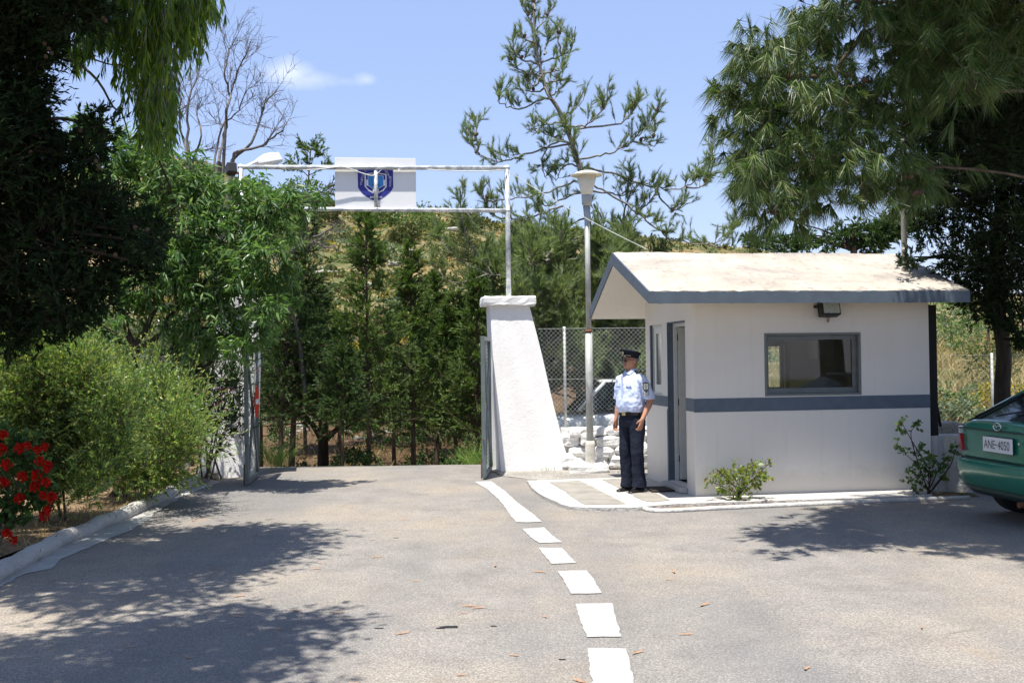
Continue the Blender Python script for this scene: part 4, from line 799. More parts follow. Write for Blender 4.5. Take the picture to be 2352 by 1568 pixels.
def hand(mb, Wp, d, npalm, wdir):
    Wp = np.array(Wp); d = nrm(d); nn = np.array(npalm, float); nn = nrm(nn-d*(nn @ d)); w_ = nrm(np.array(wdir, float)-d*(np.array(wdir) @ d)); w_ = nrm(w_-nn*(w_ @ nn))
    mb.tube([Wp-d*.02, Wp+d*.015, Wp+d*.05, Wp+d*.088], [.027, .033, .040, .040], 12, ry=[.022, .019, .016, .013], up=nn)
    for i, Lf in enumerate((.072, .080, .075, .058)):
        r0 = Wp+d*.085+w_*(1.5-i)*.0205; p1 = r0+(d*.93+nn*.25)*Lf*.45; p2 = p1+(d*.55+nn*.80)*Lf*.32; p3 = p2+(d*.05+nn*.95)*Lf*.25; mb.tube([r0-d*.01, r0+d*.005, p1, p2, p3], [.0095, .0092, .0085, .008, .0068], 8)
    t0 = Wp+d*.02+w_*.030; t1 = t0+(d*.55+w_*.6+nn*.35)*.036; t2 = t1+(d*.85+w_*.05+nn*.45)*.032; mb.tube([t0-w_*.012, t0, t1, t2], [.014, .0135, .011, .0085], 8)
shL, elL, wrL = np.array([.185, .0, 1.385]), np.array([.258, .060, 1.105]), np.array([.250, -.085, .885])
shR, elR, wrR = np.array([-.185, .0, 1.385]), np.array([-.245, .03, 1.10]), np.array([-.235, -.04, .865])
for sh, el, wr, s in ((shL, elL, wrL, 1), (shR, elR, wrR, -1)):
    b.tube([sh, sh*.55+el*.45, el, el*.72+wr*.28, el*.35+wr*.65, wr], [.050, .044, .037, .039, .031, .025], 14, ry=[.056, .050, .041, .041, .031, .023])
    hand(b, wr, nrm(wr-el)*.6+np.array([0, 0, -.5]), (-s, -.05, 0), (0, -1, -.1))
hpL, knL, anL = np.array([.085, 0, .86]), np.array([.098, -.02, .48]), np.array([.100, .01, .08])
hpR, knR, anR = np.array([-.085, 0, .86]), np.array([-.098, -.015, .48]), np.array([-.105, .02, .07])
for hp, kn, an_ in ((hpL, knL, anL), (hpR, knR, anR)):
    b.tube([hp, hp*.5+kn*.5, kn, kn*.65+an_*.35, an_], [.085, .07, .053, .052, .034], 14)
mo = head_turn(MB().tube([(-.020, -.100, 1.541), (0, -.106, 1.542), (.020, -.100, 1.541)], .0035, 6)).build('mouth', MT['brown'], PR, smooth=True)
body = remesh(b.build('body', MT['skin'], PR), .0055, 2)
h = MB(); h.ball((0, .022, 1.612), (.078, .080, .062), 20, 12); head_turn(h); h.build('hair', MT['hair'], PR, smooth=True)
m = head_turn(MB().tube([(-.030, -.103, 1.555), (-.012, -.114, 1.560), (.012, -.114, 1.560), (.030, -.103, 1.555)], [.006, .010, .010, .006], 8)); m.build('moustache', MT['hair'], PR, smooth=True)
# trousers
tr = MB().hloft([(0, 0, .79, .150, .112), (0, 0, .85, .172, .128), (0, .002, .92, .170, .128), (0, 0, .955, .166, .126), (0, -.004, .965, .160, .122)], 24, 2.3)
for hp, kn, an_ in ((hpL, knL, anL), (hpR, knR, anR)):
    tr.tube([hp+[0, 0, .02], hp*.75+kn*.25, hp*.45+kn*.55, kn, kn*.6+an_*.4, kn*.25+an_*.75, an_+[0, -.0, .035], an_+[0, -.004, -.028]], [.098, .094, .083, .077, .074, .073, .080, .080], 18, ry=[.108, .104, .094, .086, .085, .085, .094, .098], up=(0, 1, 0))
remesh(tr.build('trousers', MT['trouser'], PR), .008, 2, .019, .12)
bl = MB().hloft([(0, -.006, .935, .174, .134), (0, -.007, .975, .173, .135)], 32, 2.3); belt_ = bl.build('belt', MT['leather'], PR, smooth=False)
MB().box((-.028, -.150, .932), (.028, -.138, .978)).build('buckle', MT['gold'], belt_, bevel=.003)
# shirt
sh_ = MB().hloft([(0, -.004, .958, .160, .124), (0, -.010, .985, .180, .148), (0, -.018, 1.04, .186, .158), (0, -.020, 1.10, .184, .158), (0, -.016, 1.18, .180, .148), (0, -.006, 1.28, .186, .142), (0, 0, 1.34, .182, .125), (0, .004, 1.385, .150, .100), (0, .006, 1.425, .105, .080), (0, .008, 1.465, .072, .07)], 28, 2.2)
slv = []
for sh, el, s in ((shL, elL, 1), (shR, elR, -1)):
    e = sh*.14+el*.86
    sh_.tube([sh+[-s*.07, 0, .0], sh+[s*.0, 0, -.025], sh*.6+el*.4, e+[0, 0, .0], e+[s*.004, 0, -.022]], [.054, .060, .060, .063, .064], 18, ry=[.064, .070, .072, .076, .077], up=(0, 1, 0))
remesh(sh_.build('shirt', MT['shirt'], PR), .0075, 2, .026, .085)
cl_ = MB()
for s in (-1, 1): cl_.prism([(s*.004, -.092, 1.445), (s*.050, -.088, 1.425), (s*.078, -.050, 1.462), (s*.070, .03, 1.490), (s*.050, -.055, 1.485)], (0, .010, .006))
cl_.prism([(-.070, .03, 1.47), (.070, .03, 1.47), (.055, .068, 1.472), (-.055, .068, 1.472)], (0, 0, .028)).build('collar', MT['shirt'], PR, bevel=.003)
pk_ = MB()
for s in (-1, 1): pk_.prism([(s*.045, -.150, 1.325), (s*.120, -.133, 1.325), (s*.120, -.137, 1.292), (s*.083, -.147, 1.278), (s*.045, -.154, 1.292)], (0, .008, 0))
pk_.box((-.012, -.172, 1.02), (.012, -.160, 1.42)).build('pocket_flap', MT['shirt'], PR, bevel=.002)
bt_ = MB()
for z in (1.10, 1.18, 1.26, 1.34): bt_.ball((0, -.170, z), .005, 8, 5)
bt_.build('buttons', MT['alu'], PR)
ep = MB()
for s in (-1, 1): ep.prism([(s*.07, -.03, 1.462), (s*.185, -.030, 1.452), (s*.185, .030, 1.452), (s*.07, .03, 1.462)], (0, 0, .006))
ep.build('epaulette', MT['cap'], PR)
def patch(nm, pts, mt, c, n_, par, off=0.0):
    n_ = nrm(n_); x_ = nrm(np.cross([0, 0, 1], n_)); z_ = np.cross(n_, x_); return MB().prism([np.array(c)+n_*off+x_*a+z_*q for a, q in pts], n_*.003).build(nm, mt, par)
pc = (.281, -.048, 1.285); pn = (.80, -.58, .10)
pt = patch('sleeve_badge', [(-.034, -.045), (.034, -.045), (.036, .040), (.02, .048), (-.02, .048), (-.036, .040)], MT['ink'], pc, pn, PR)
patch('badge_field', [(-.026, -.036), (.026, -.036), (.027, .034), (-.027, .034)], MT['gold'], pc, pn, pt, .003); patch('badge_figure', [(-.012, -.028), (.012, -.028), (.010, .02), (0, .028), (-.010, .02)], MT['steel'], pc, pn, pt, .006)
pc2 = (.288, -.048, 1.200); ch = patch('rank_patch', [(-.032, .032), (.032, .032), (.032, -.02), (0, -.040), (-.032, -.02)], MT['ink'], pc2, pn, PR)
for k_ in range(3): q0 = .016-.018*k_; patch('chevron', [(-.026, q0+.012), (0, q0-.008), (.026, q0+.012), (.026, q0+.003), (0, q0-.018), (-.026, q0+.003)], MT['white'], pc2, pn, ch, .003)
# cap
def tilt(mb):
    for i, (x, y, z) in enumerate(mb.V): mb.V[i] = (x, y, z-.22*(y+.02)+.002)
    return head_turn(mb)
cp_ = tilt(MB().hloft([(0, -.002, 1.630, .082, .101), (0, -.002, 1.672, .085, .104), (0, -.006, 1.690, .112, .130), (0, -.008, 1.704, .118, .136), (0, -.006, 1.714, .110, .128), (0, 0, 1.724, .06, .075), (0, 0, 1.726, .01, .01)], 36)).build('cap', MT['cap'], PR, smooth=True)
V = []; vn = 13
for i in range(vn):
    a = math.radians(-155+130*i/(vn-1)); V += [(.085*math.cos(a), .104*math.sin(a), 1.638), (.088*math.cos(a)*1.0, .104*math.sin(a)-.046*max(0, math.sin(-a))**.6, 1.622)]
v2 = MB().add(V, [(2*i, 2*i+1, 2*i+3, 2*i+2) for i in range(vn-1)]); tilt(v2); vo_ = v2.build('visor', MT['leather'], cp_, smooth=True); so_ = vo_.modifiers.new('solid', 'SOLIDIFY'); so_.thickness = .004
tilt(MB().tube([(-.078, -.055, 1.645), (-.05, -.090, 1.645), (0, -.108, 1.645), (.05, -.090, 1.645), (.078, -.055, 1.645)], .004, 6)).build('cord', MT['gold'], cp_)
tilt(MB().ball((0, -.118, 1.668), (.018, .008, .024), 12, 8).tube([(0, -.120, 1.69), (0, -.128, 1.705)], [.012, .006], 8)).build('cap_badge', MT['gold'], cp_, smooth=True)
sgm = MB()
for s in (-1, 1): sgm.ball((s*.033, -.104, 1.598), (.031, .010, .020), 14, 8); sgm.tube([(s*.058, -.090, 1.610), (s*.076, -.03, 1.608), (s*.080, .01, 1.602)], .0035, 6)
sgm.tube([(-.01, -.107, 1.609), (.01, -.107, 1.609)], .004, 6); head_turn(sgm).build('sunglasses', MT['lens'], PR, smooth=True)
for an_, s in ((anL, 1), (anR, -1)):
    z0 = .0; sh2 = MB(); cx, cy = an_[0], an_[1]
    rings = [(.07, .034, .075), (.045, .038, .070), (-.0, .040, .062), (-.06, .042, .050), (-.12, .044, .036), (-.165, .038, .026), (-.190, .022, .016)]; V = []
    for dy, wx, hz in rings: V += [(cx+wx*math.cos(a), cy+dy, max(.001, hz*.5+hz*.5*math.sin(a))) for a in np.linspace(0, 2*math.pi, 12, endpoint=False)]
    sh2.add(V, [(i*12+j, i*12+(j+1) % 12, (i+1)*12+(j+1) % 12, (i+1)*12+j) for i in range(6) for j in range(12)]+[tuple(range(12))[::-1], tuple(range(72, 84))]); sh2.build('shoe', MT['leather'], PR, smooth=True, sub=1)
# ================================================================ VEGETATION
def hit(u, v):                            # where a direction meets the terrain
    d = ray(u, v); d = d/d[1]; ts = np.linspace(17, 160, 1500); p = EYE[None]+d[None]*ts[:, None]
    below = p[:, 2] < H(p[:, 0], p[:, 1]); return p[np.argmax(below)] if below.any() else None
def gz(x, y): return float(H(x, y))
def blobs(v, lst, Y, n, leafk, up=.3, L=.3, dY=.25, flat=1., rmul=1., leafargs=None, **k):
    for it in lst:
        u, vv, R = it[:3]; y = Y if len(it) < 4 else it[3]; c = P(u, vv, y+v.r.normal()*dY*.4); R = R*rmul
        nn = max(6, int(n*(R/.35)**2)); pts = v.blob(c, (R, R*1.0, R*flat), nn, up=up, L=L*min(1.2, max(.5, R/.35)), **k); v.leaves(pts, leafk, **leafargs)
def join(v, start, lst, Y, r0=.03, n=5, sag=.1):
    for it in lst:
        c = P(it[0], it[1], Y if len(it) < 4 else it[3]); s = np.array(start[np.argmin([np.linalg.norm(np.array(q)-c) for q in start])]); m = (s+c)/2+np.array([0, 0, sag*np.linalg.norm(c-s)])
        v.limb([s, m, c], r0*.8, r0*.3, n, 3, .01)
# ---- near dark cypress on the left
t = thing('cypress_tree', (-4.75, 7.7, 0.07), 'dark shaded cypress filling the left edge, its branches hanging over the planting bed', 'tree')
v = Veg(11); v.limb([(-4.75, 7.7, 0), (-4.8, 7.75, 2.2), (-4.7, 7.8, 5), (-4.75, 7.8, 7.5)], .17, .05, 10)
L1 = [(60, 20, .38), (150, 5, .28), (215, 25, .16), (30, 120, .34), (80, 90, .22), (15, 220, .34), (60, 260, .18), (10, 320, .4), (90, 350, .22), (150, 350, .13), (232, 290, .14), (210, 335, .14), (195, 375, .10), (50, 450, .42), (150, 460, .32), (240, 490, .26), (320, 530, .20), (355, 560, .12), (90, 570, .42), (210, 590, .32), (310, 600, .20), (50, 680, .36), (160, 680, .27), (230, 680, .16), (20, 765, .20), (95, 740, .20), (160, 735, .12),
      (-90, 60, .5), (-90, 250, .5), (-100, 450, .5), (-90, 640, .5), (-160, 340, .6), (-180, 560, .6), (-60, -120, .5), (80, -110, .4), (-150, -60, .5)]
blobs(v, L1, 7.9, 270, 20, L=.24, up=.25, dY=.6, leafargs=dict(L=.055, Wd=.014, al=1., pe=.55), r=.004, shell=.15, rnd=.5)
join(v, [(-4.75, 7.75, z) for z in (1.6, 2.4, 3.2, 4.0, 5.0)], [b for b in L1 if b[0] > 40], 7.9, .035)
for _ in range(26):
    c = np.array([-5.2, 7.5, 0])+np.array([v.r.normal()*.5, v.r.normal()*.5, v.r.uniform(4.4, 7.6)]); v.leaves(v.blob(c, (.4, .4, .45), 55, L=.3), 11, L=.10, Wd=.03, al=1., pe=.55)
v.build(t, MT['darkbark'], MT['f_cyp'])
cm_ = MB().ball((0, 0, 0), (.016, .016, .018), 8, 6).build('cypress_cone', MT['cone'], t)
cpos = [(105, 130), (112, 112), (118, 122), (102, 100), (236, 42), (242, 48), (220, 370), (228, 385), (185, 300), (310, 522), (338, 528), (265, 585), (380, 545), (55, 40), (70, 350)]
for i, (u, w_) in enumerate(cpos):
    o = cm_ if i == 0 else cm_.copy()
    if i: COL.objects.link(o); o.parent = t
    o.location = tuple(P(u, w_, 7.62)-np.array(t.location))
# ---- eucalyptus
t = thing('eucalyptus_tree', (-5.3, 9.3, .07), 'eucalyptus with long hanging leaves at the top left against the sky', 'tree')
v = Veg(12); v.limb([(-5.3, 9.3, 0), (-5.1, 9.2, 2.5), (-4.5, 9.0, 4.2), (-3.9, 8.6, 5.6), (-3.2, 8.0, 6.4)], .13, .02, 8)
v.limb([(-4.6, 9.0, 4.0)]+[P(a, b_, 9.0) for a, b_ in ((91, 162), (134, 105), (176, 56), (260, 10))]+[(-2.9, 8.9, 5.4)], .04, .02, 6)
v.limb([P(a, b_, 9.0) for a, b_ in ((105, 130), (169, 141), (225, 186), (260, 246), (281, 262), (300, 330))], .016, .005, 5)
v.limb([P(a, b_, 9.0) for a, b_ in ((160, 118), (210, 135), (262, 150), (300, 140))], .010, .004, 5)
for pth in (((-3.9, 8.6, 5.6), (-3.2, 6.6, 5.9), (-2.3, 4.8, 5.7)), ((-3.2, 8.0, 6.0), (-2.8, 8.4, 5.6), (-2.6, 9, 4.9)), ((-3.2, 6.6, 5.9), (-3.6, 5.0, 5.9), (-3.0, 3.8, 5.8))): v.limb(pth, .022, .012, 6)
def strands(u0, u1, vt, vb, n, Lr=(.25, .5)):
    u = v.r.uniform(u0, u1, n); w0 = v.r.uniform(vt, max(vt+20, vb-50), n); Lh = v.r.uniform(*Lr, n); c = np.array([P(a, b_, 9.0+v.r.normal()*.28) for a, b_ in zip(u, w0)])
    mx = (vb-w0)/2400*9.0; Lh = np.minimum(Lh, np.maximum(mx, .08)); d = np.stack([v.r.normal(size=n)*.18, v.r.normal(size=n)*.18, -np.ones(n)], 1)
    v.leaves(v.twigs(c, d, Lh, r=.0035, bend=.12), 18, L=.12, Wd=.0165, al=.55, pe=.42, grav=(0, 0, -.9))
strands(330, 400, -60, 320, 95); strands(285, 400, -80, 270, 150); strands(262, 330, -80, 190, 70); strands(395, 450, -80, 130, 60); strands(440, 478, -80, 95, 34); strands(470, 512, -90, 38, 14); strands(135, 215, 60, 165, 26, (.1, .2)); strands(185, 290, -60, 110, 60); strands(60, 95, 100, 140, 12, (.1, .2)); strands(345, 392, 180, 345, 30)
for c, R, n in (((-3.3, 8.4, 5.9), .9, 110), ((-3.15, 7.9, 5.7), .75, 90), ((-2.35, 5.1, 5.5), .75, 90), ((-3.0, 4.6, 5.7), .9, 110), ((-3.5, 6.3, 6.0), .85, 90), ((-2.2, 3.9, 5.3), .65, 60), ((-3.6, 3.6, 5.6), 1.1, 140), ((-3.0, 7.2, 5.9), .5, 36)):
    v.leaves(v.blob(c, (R, R, R*.6), int(n*4.2), L=.5, up=-.5, shell=.1), 14, L=.15, Wd=.040, al=.5, pe=.4, grav=(0, 0, -.8))
v.build(t, MT['palebark'], MT['f_euc'])
# ---- almond
t = thing('almond_tree', (-4.73, 13.1, .07), 'glossy-leaved almond tree with forked dark trunk in front of the left pillar', 'tree')
v = Veg(13); A = lambda x, y, Y=13.1: P(x*.293, 459+y*.293, Y)
v.limb([(-4.75, 13.1, .05), A(1040, 1360), A(1055, 1240), A(1060, 1150)], .072, .055, 10); v.limb([A(1058, 1150), A(1015, 1080), A(990, 1000), A(960, 900, 13.2), A(900, 700, 13.3), A(760, 200, 13.4), A(700, -300, 13.5)], .048, .012, 8)
v.limb([A(1062, 1140), A(1100, 1080), A(1160, 980), A(1220, 800, 13.0), A(1300, 500, 12.9), A(1350, 0, 12.9), A(1250, -300, 12)], .045, .012, 8)
v.limb([A(1070, 1150), A(1140, 1130), A(1240, 1070), A(1305, 1000), A(1312, 930), A(1500, 750, 13.3), A(1750, 500, 13.4), A(2000, 200, 13.4), A(2250, 80, 13.4)], .040, .010, 8)
v.limb([(-4.75, 13.4, .05), A(1205, 1380, 13.7), A(1212, 1290, 13.6), A(1250, 1215, 13.4), A(1345, 1200, 13.2), A(1400, 1140, 13.3), A(1600, 1000, 13.4), A(1850, 700, 13.4)], .034, .010, 8)
v.limb([A(1345, 1200, 13.2), A(1450, 1300, 13.5), A(1640, 1290, 13.7), A(1700, 1180, 13.7)], .02, .008, 6); v.limb([A(1345, 1205, 13.2), A(1370, 1050, 13.4), A(1360, 900, 13.4)], .018, .006, 6)
L2 = [(195, 285, .16), (215, 300, .16), (165, 330, .14), (250, 335, .26), (330, 372, .38), (395, 405, .36), (460, 432, .30), (290, 440, .46), (410, 500, .5), (510, 470, .27), (515, 545, .45), (555, 430, .14), (597, 425, .15), (600, 480, .30), (655, 470, .20), (705, 470, .15), (735, 462, .08), (655, 530, .24), (590, 590, .36), (480, 620, .45), (560, 680, .40), (640, 640, .24), (665, 690, .14), (400, 700, .38), (330, 650, .34), (490, 750, .36), (430, 770, .28), (570, 760, .26), (620, 720, .2), (370, 600, .38), (245, 420, .28), (250, 750, .14), (360, 330, .22), (640, 600, .16), (545, 800, .16), (305, 720, .2)]
blobs(v, L2, 13.2, 52, 17, L=.30, up=.25, dY=.5, leafargs=dict(L=.125, Wd=.028, al=.45, pe=.7, grav=(0, 0, -.45), droop=.15), r=.004, rnd=.6)
join(v, [A(960, 900, 13.2), A(900, 700, 13.3), A(760, 200, 13.4), A(1220, 800, 13.0), A(1300, 500, 12.9), A(1350, 0, 12.9), A(1500, 750, 13.3), A(1750, 500, 13.4), A(2000, 200, 13.4), A(1600, 1000, 13.4)], L2, 13.2, .018)
v.build(t, MT['darkbark'], MT['f_alm'])
# ---- bare dead trees
C1 = lambda x, y, Y: P(x*.3515, y*.3515, Y)
def bare(base, guides, Y, label, seed, n_side=9):
    t = thing('dead_tree', base, label, 'tree', 'bare trees'); v = Veg(seed)
    for g, r0 in guides:
        p = v.limb([C1(a, b_, Y+v.r.normal()*.25) for a, b_ in g], r0, .006, 6, 3, .012); k = int(len(p)*.8); ii = v.r.integers(len(p)//4, len(p)-1, k)
        d = nrm(p[ii+1]-p[ii])+v.r.normal(size=(k, 3))*.55+np.array([0, 0, .25]); pts = v.twigs(p[ii], d, v.r.uniform(.22, .62, k), m=6, r=.007, bend=.12, grav=(0, 0, .25))
        for s in range(2):
            q, tg, _ = v.along(pts, 3, .2); pts2 = v.twigs(q, tg+v.r.normal(size=q.shape)*.5+np.array([0, 0, .15]), v.r.uniform(.12, .42, len(q)), m=4, r=.0045, bend=.25)
        q, tg, _ = v.along(pts2, 2, .2); v.twigs(q, tg+v.r.normal(size=q.shape)*.6, v.r.uniform(.06, .2, len(q)), m=3, r=.0035)
    tr_ = np.array(base); v.limb([tr_, (tr_+C1(*guides[0][0][0], Y))/2+np.array([.1, 0, 0]), C1(*guides[0][0][0], Y)], .09, .045, 8)
    for g, r0 in guides[1:]: v.limb([(tr_*.5+C1(*guides[0][0][0], Y)*.5), C1(*g[0], Y)], .05, r0, 6)
    V, FV, S = v.wood_arrays(); quick('branches', V, FV, S, MT['deadwood'], t, np.array(t.location))
b0 = P(480, 700, 17.6); bare((b0[0], 17.6, gz(b0[0], 17.6)), [(((1430, 1060), (1465, 880), (1480, 720), (1530, 560), (1560, 440), (1605, 370), (1610, 280)), .026), (((1480, 720), (1500, 600), (1470, 470), (1500, 330), (1540, 250)), .022), (((1515, 1050), (1640, 930), (1700, 760), (1745, 650), (1850, 590)), .028), (((1530, 1000), (1690, 960), (1790, 890), (1850, 850), (1885, 780)), .026), (((1400, 1080), (1430, 900), (1470, 800), (1560, 720), (1600, 600), (1690, 560)), .02)], 17.6, 'leafless tree with upright fan of bare branches behind the left end of the arch', 21)
b0 = P(430, 700, 18.6); bare((b0[0], 18.6, gz(b0[0], 18.6)), [(((1230, 1040), (1222, 850), (1240, 650), (1285, 500), (1290, 380), (1330, 300)), .028), (((1240, 1030), (1180, 850), (1175, 650), (1160, 520)), .025), (((1235, 1000), (1320, 980), (1390, 985)), .022), (((1260, 1050), (1310, 880), (1290, 720), (1320, 640)), .022), (((1120, 980), (1110, 820), (1190, 720), (1260, 640)), .022)], 18.6, 'leafless tree with dark stems between the eucalyptus and the other bare tree', 22)
# ---- shrubs of the planting bed
SH = dict(L=.050, Wd=.0125, al=.95, pe=.5)
def shrub(name, base, lst, Y, label, seed, mat='f_shr', n=140, k=30, Lt=.55, la=SH, up=.75, group=None, cat='shrub', stems=9):
    t = thing(name, base, label, cat, group); v = Veg(seed); blobs(v, lst, Y, n, k, L=Lt, up=up, dY=.6, leafargs=la, r=.003, rnd=.40, shell=.1, bend=.3)
    cs = [P(it[0], it[1], Y) for it in lst]; bs = np.array(base)
    for i in range(stems):
        c = cs[i % len(cs)]; s = bs+np.array([v.r.normal()*.09, v.r.normal()*.09, 0]); v.limb([s, s*.6+c*.4+np.array([0, 0, .12]), c], .014, .005, 5)
    v.build(t, MT['bark'], MT[mat], crown='foliage', trunk='stems'); return t
shrub('shrub', (-4.62, 10.55, .07), [(40, 890, .40), (120, 880, .40), (190, 860, .34), (95, 990, .48), (20, 1020, .38), (200, 960, .42), (160, 1070, .32), (90, 1090, .26), (265, 930, .3), (250, 1020, .3), (-80, 950, .5), (-60, 1060, .36), (60, 800, .3), (150, 960, .45), (110, 1120, .2), (190, 1110, .2), (230, 1080, .18)], 10.3, 'feathery yellow-green shrub nearest the geranium, flecked with yellow flowers', 31)
shrub('shrub', (-4.72, 12.5, .07), [(300, 915, .40), (370, 930, .42), (415, 985, .30), (330, 1020, .45), (385, 1055, .30), (270, 1060, .26), (345, 1095, .2), (250, 980, .35), (290, 1080, .22), (330, 1110, .16), (240, 1030, .3), (380, 1090, .2), (400, 990, .4), (350, 880, .3)], 12.1, 'feathery bright green shrub leaning over the kerb, below the almond tree', 32)
shrub('shrub', (-6.2, 13.4, .07), [(60, 840, .5), (150, 815, .42), (-50, 830, .6), (20, 785, .42), (210, 850, .36), (110, 900, .45), (290, 870, .3)], 13.3, 'yellow-flowered shrub behind the others, under the dark cypress', 33, n=75)
shrub('shrub', (-6.0, 16.9, .0), [(245, 780, .5), (320, 790, .52), (385, 810, .45), (200, 800, .5), (280, 860, .6), (360, 870, .5), (170, 760, .4), (430, 850, .5)], 16.9, 'grey-green bush seen through the left chain-link fence', 34, mat='f_shr2', n=60, la=dict(L=.06, Wd=.018, al=.7, pe=.7))
ol = shrub('oleander', (-4.15, 14.3, .07), [(445, 890, .36), (515, 870, .36), (490, 950, .34), (540, 930, .26), (465, 850, .3), (540, 860, .24), (548, 975, .18), (440, 960, .3), (420, 830, .3), (500, 1010, .18)], 14.2, 'dark oleander with pink flowers beside the left gate leaf', 35, mat='f_olean', n=50, k=14, la=dict(L=.10, Wd=.018, al=.8, pe=.5, grav=(0, 0, .1)), cat='flowering bush')
def bloom(par, src, mat, pts, r, seed, n=36, pl_=.02, pw=.018):
    v = Veg(seed); d = nrm(v.r.normal(size=(n, 3))+np.array([0, -.3, .5])); c = d*r*.75*v.r.uniform(.6, 1.1, (n, 1)); v.leaves(v.twigs(c, d, .01, wood=False, m=2), 3, L=pl_, Wd=pw, al=.3, pe=1., t0=0)
    V, FV, S = v.crown_arrays(); o0 = quick('flower', V, FV, S, mat, par)
    for i, p in enumerate(pts):
        o = o0 if i == 0 else o0.copy()
        if i: COL.objects.link(o); o.parent = par
        o.location = tuple(np.array(p)-np.array(par.location)); o.rotation_euler = (0, 0, i*1.3); s = .8+.4*((i*37) % 10)/10; o.scale = (s, s, s)
bloom(ol, 0, MT['pet_pink'], [P(x*.293, 459+y*.293, 13.82) for x, y in ((1640, 1390), (1540, 1410), (1575, 1395), (1545, 1475), (1740, 1490), (1805, 1485), (1495, 1500), (1170, 1470))]+[P(x*.3515, 826.9+y*.3515, 13.8) for x, y in ((1405, 300), (1440, 280), (1440, 240), (1475, 330), (1245, 215), (1290, 185), (1452, 195))], .024, 41, n=11)
# geranium
gb = G(62, 1262); gt = thing('geranium', (gb[0]-.1, 8.75, .07), 'red-flowering geranium at the lower left corner of the planting bed', 'flowering plant')
v = Veg(42); YG = 8.6
for it in ((20, 1060, .16), (60, 1030, .13), (80, 1090, .15), (30, 1120, .17), (95, 1130, .10), (50, 1160, .12), (-20, 1090, .2), (-10, 1150, .15), (15, 1010, .10), (10, 1190, .1)):
    c = P(it[0], it[1], YG); v.leaves(v.blob(c, (it[2],)*3, 26, L=.08, up=.5), 4, L=.055, Wd=.052, al=.2, pe=.9, wide=.5)
for i in range(12):
    c = P(*((20, 1060), (60, 1030), (80, 1090), (30, 1120), (95, 1130), (50, 1160), (-20, 1090))[i % 7], YG); s = np.array([gb[0]-.08+v.r.normal()*.07, 8.75+v.r.normal()*.06, .06]); v.limb([s, (s+c)/2+np.array([.03, 0, .05]), c], .012, .005, 5)
v.build(gt, MT['bark'], MT['f_ger'], crown='leaves', trunk='stems')
bloom(gt, 0, MT['pet_red'], [P(x*.3515, 826.9+y*.3515, 8.40) for x, y in ((40, 800), (140, 765), (255, 660), (312, 712), (240, 755), (300, 800), (275, 885), (335, 900), (130, 905), (290, 1022), (180, 560), (120, 580), (20, 490), (295, 570), (45, 685), (45, 1135), (85, 1180), (8, 585), (232, 830), (312, 980), (238, 588), (5, 800), (310, 690))], .040, 43, n=60, pl_=.016, pw=.017)
# ---- conifers of the grove beyond the gate
CONS = {}
def conifer(name, u, Y, vtop, vbase, rad, seed, label, mat='f_con', bark='bark', x=None, lean=0.0, dens=25, droop=.0, shape=1.15, tr=.055, leafL=.075, leafW=.014, group='conifers in the grove beyond the gate', k=24):
    p = P(u, 1000, Y); X0 = p[0] if x is None else x; z0 = gz(X0, Y); zt_ = P(u, vtop, Y)[2]; zb = P(u, vbase, Y)[2]
    t = thing(name, (X0, Y, z0), label, 'conifer', group); v = Veg(seed)
    v.limb([(X0, Y, z0-.05), (X0+lean*.3, Y, z0*.6+zt_*.4), (X0+lean, Y, zt_)], tr, .012, 8, 4, .008)
    n = int((zt_-zb)*dens); tt = np.sort(v.r.uniform(0, 1, n)); az = np.arange(n)*2.4+v.r.normal(size=n)*.5; z = zb+(zt_-zb)*tt
    R = rad*(np.minimum(1, (1-tt)**shape*1.05)*(.55+.55*v.r.random(n))*(1+.10*np.sin(tt*21+seed)))+.07; el = v.r.normal(size=n)*.18+.12+tt*.5-droop
    c = np.stack([X0+lean*((z-z0)/(zt_-z0))**1.3, np.full(n, Y), z], 1); d = np.stack([np.cos(az)*np.cos(el), np.sin(az)*np.cos(el), np.sin(el)], 1)
    br = v.twigs(c, d, R, m=5, r=.012, bend=.12, grav=(0, 0, .12-droop)); kk = 9; q, tg, ix = v.along(br, kk, .15)
    tw = v.twigs(q, tg+v.r.normal(size=q.shape)*.5+np.array([0, 0, .05]), (.14+.18*R[ix])*v.r.uniform(.7, 1.3, len(q)), m=3, r=.004, bend=.2)
    v.leaves(tw, k, L=leafL, Wd=leafW, al=1.1, pe=.5, grav=(0, 0, -.05)); v.build(t, MT[bark], MT[mat]); return t
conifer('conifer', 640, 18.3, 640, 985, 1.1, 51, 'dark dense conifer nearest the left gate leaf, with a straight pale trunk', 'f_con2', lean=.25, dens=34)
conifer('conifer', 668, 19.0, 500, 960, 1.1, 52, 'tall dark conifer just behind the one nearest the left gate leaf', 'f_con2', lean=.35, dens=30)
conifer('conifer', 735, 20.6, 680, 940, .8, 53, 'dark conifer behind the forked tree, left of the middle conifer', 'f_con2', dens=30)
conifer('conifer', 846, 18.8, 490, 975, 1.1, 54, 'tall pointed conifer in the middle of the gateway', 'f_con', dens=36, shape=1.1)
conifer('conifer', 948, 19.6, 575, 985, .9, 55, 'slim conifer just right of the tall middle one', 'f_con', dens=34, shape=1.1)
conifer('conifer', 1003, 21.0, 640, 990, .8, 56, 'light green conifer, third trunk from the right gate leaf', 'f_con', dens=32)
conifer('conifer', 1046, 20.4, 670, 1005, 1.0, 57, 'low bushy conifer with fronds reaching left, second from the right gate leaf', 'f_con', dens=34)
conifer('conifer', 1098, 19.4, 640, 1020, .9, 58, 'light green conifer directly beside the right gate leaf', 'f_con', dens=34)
conifer('conifer', 787, 17.6, 815, 985, .38, 59, 'small upright young cypress in front of the forked tree', 'f_con2', dens=46, tr=.03, shape=.5)
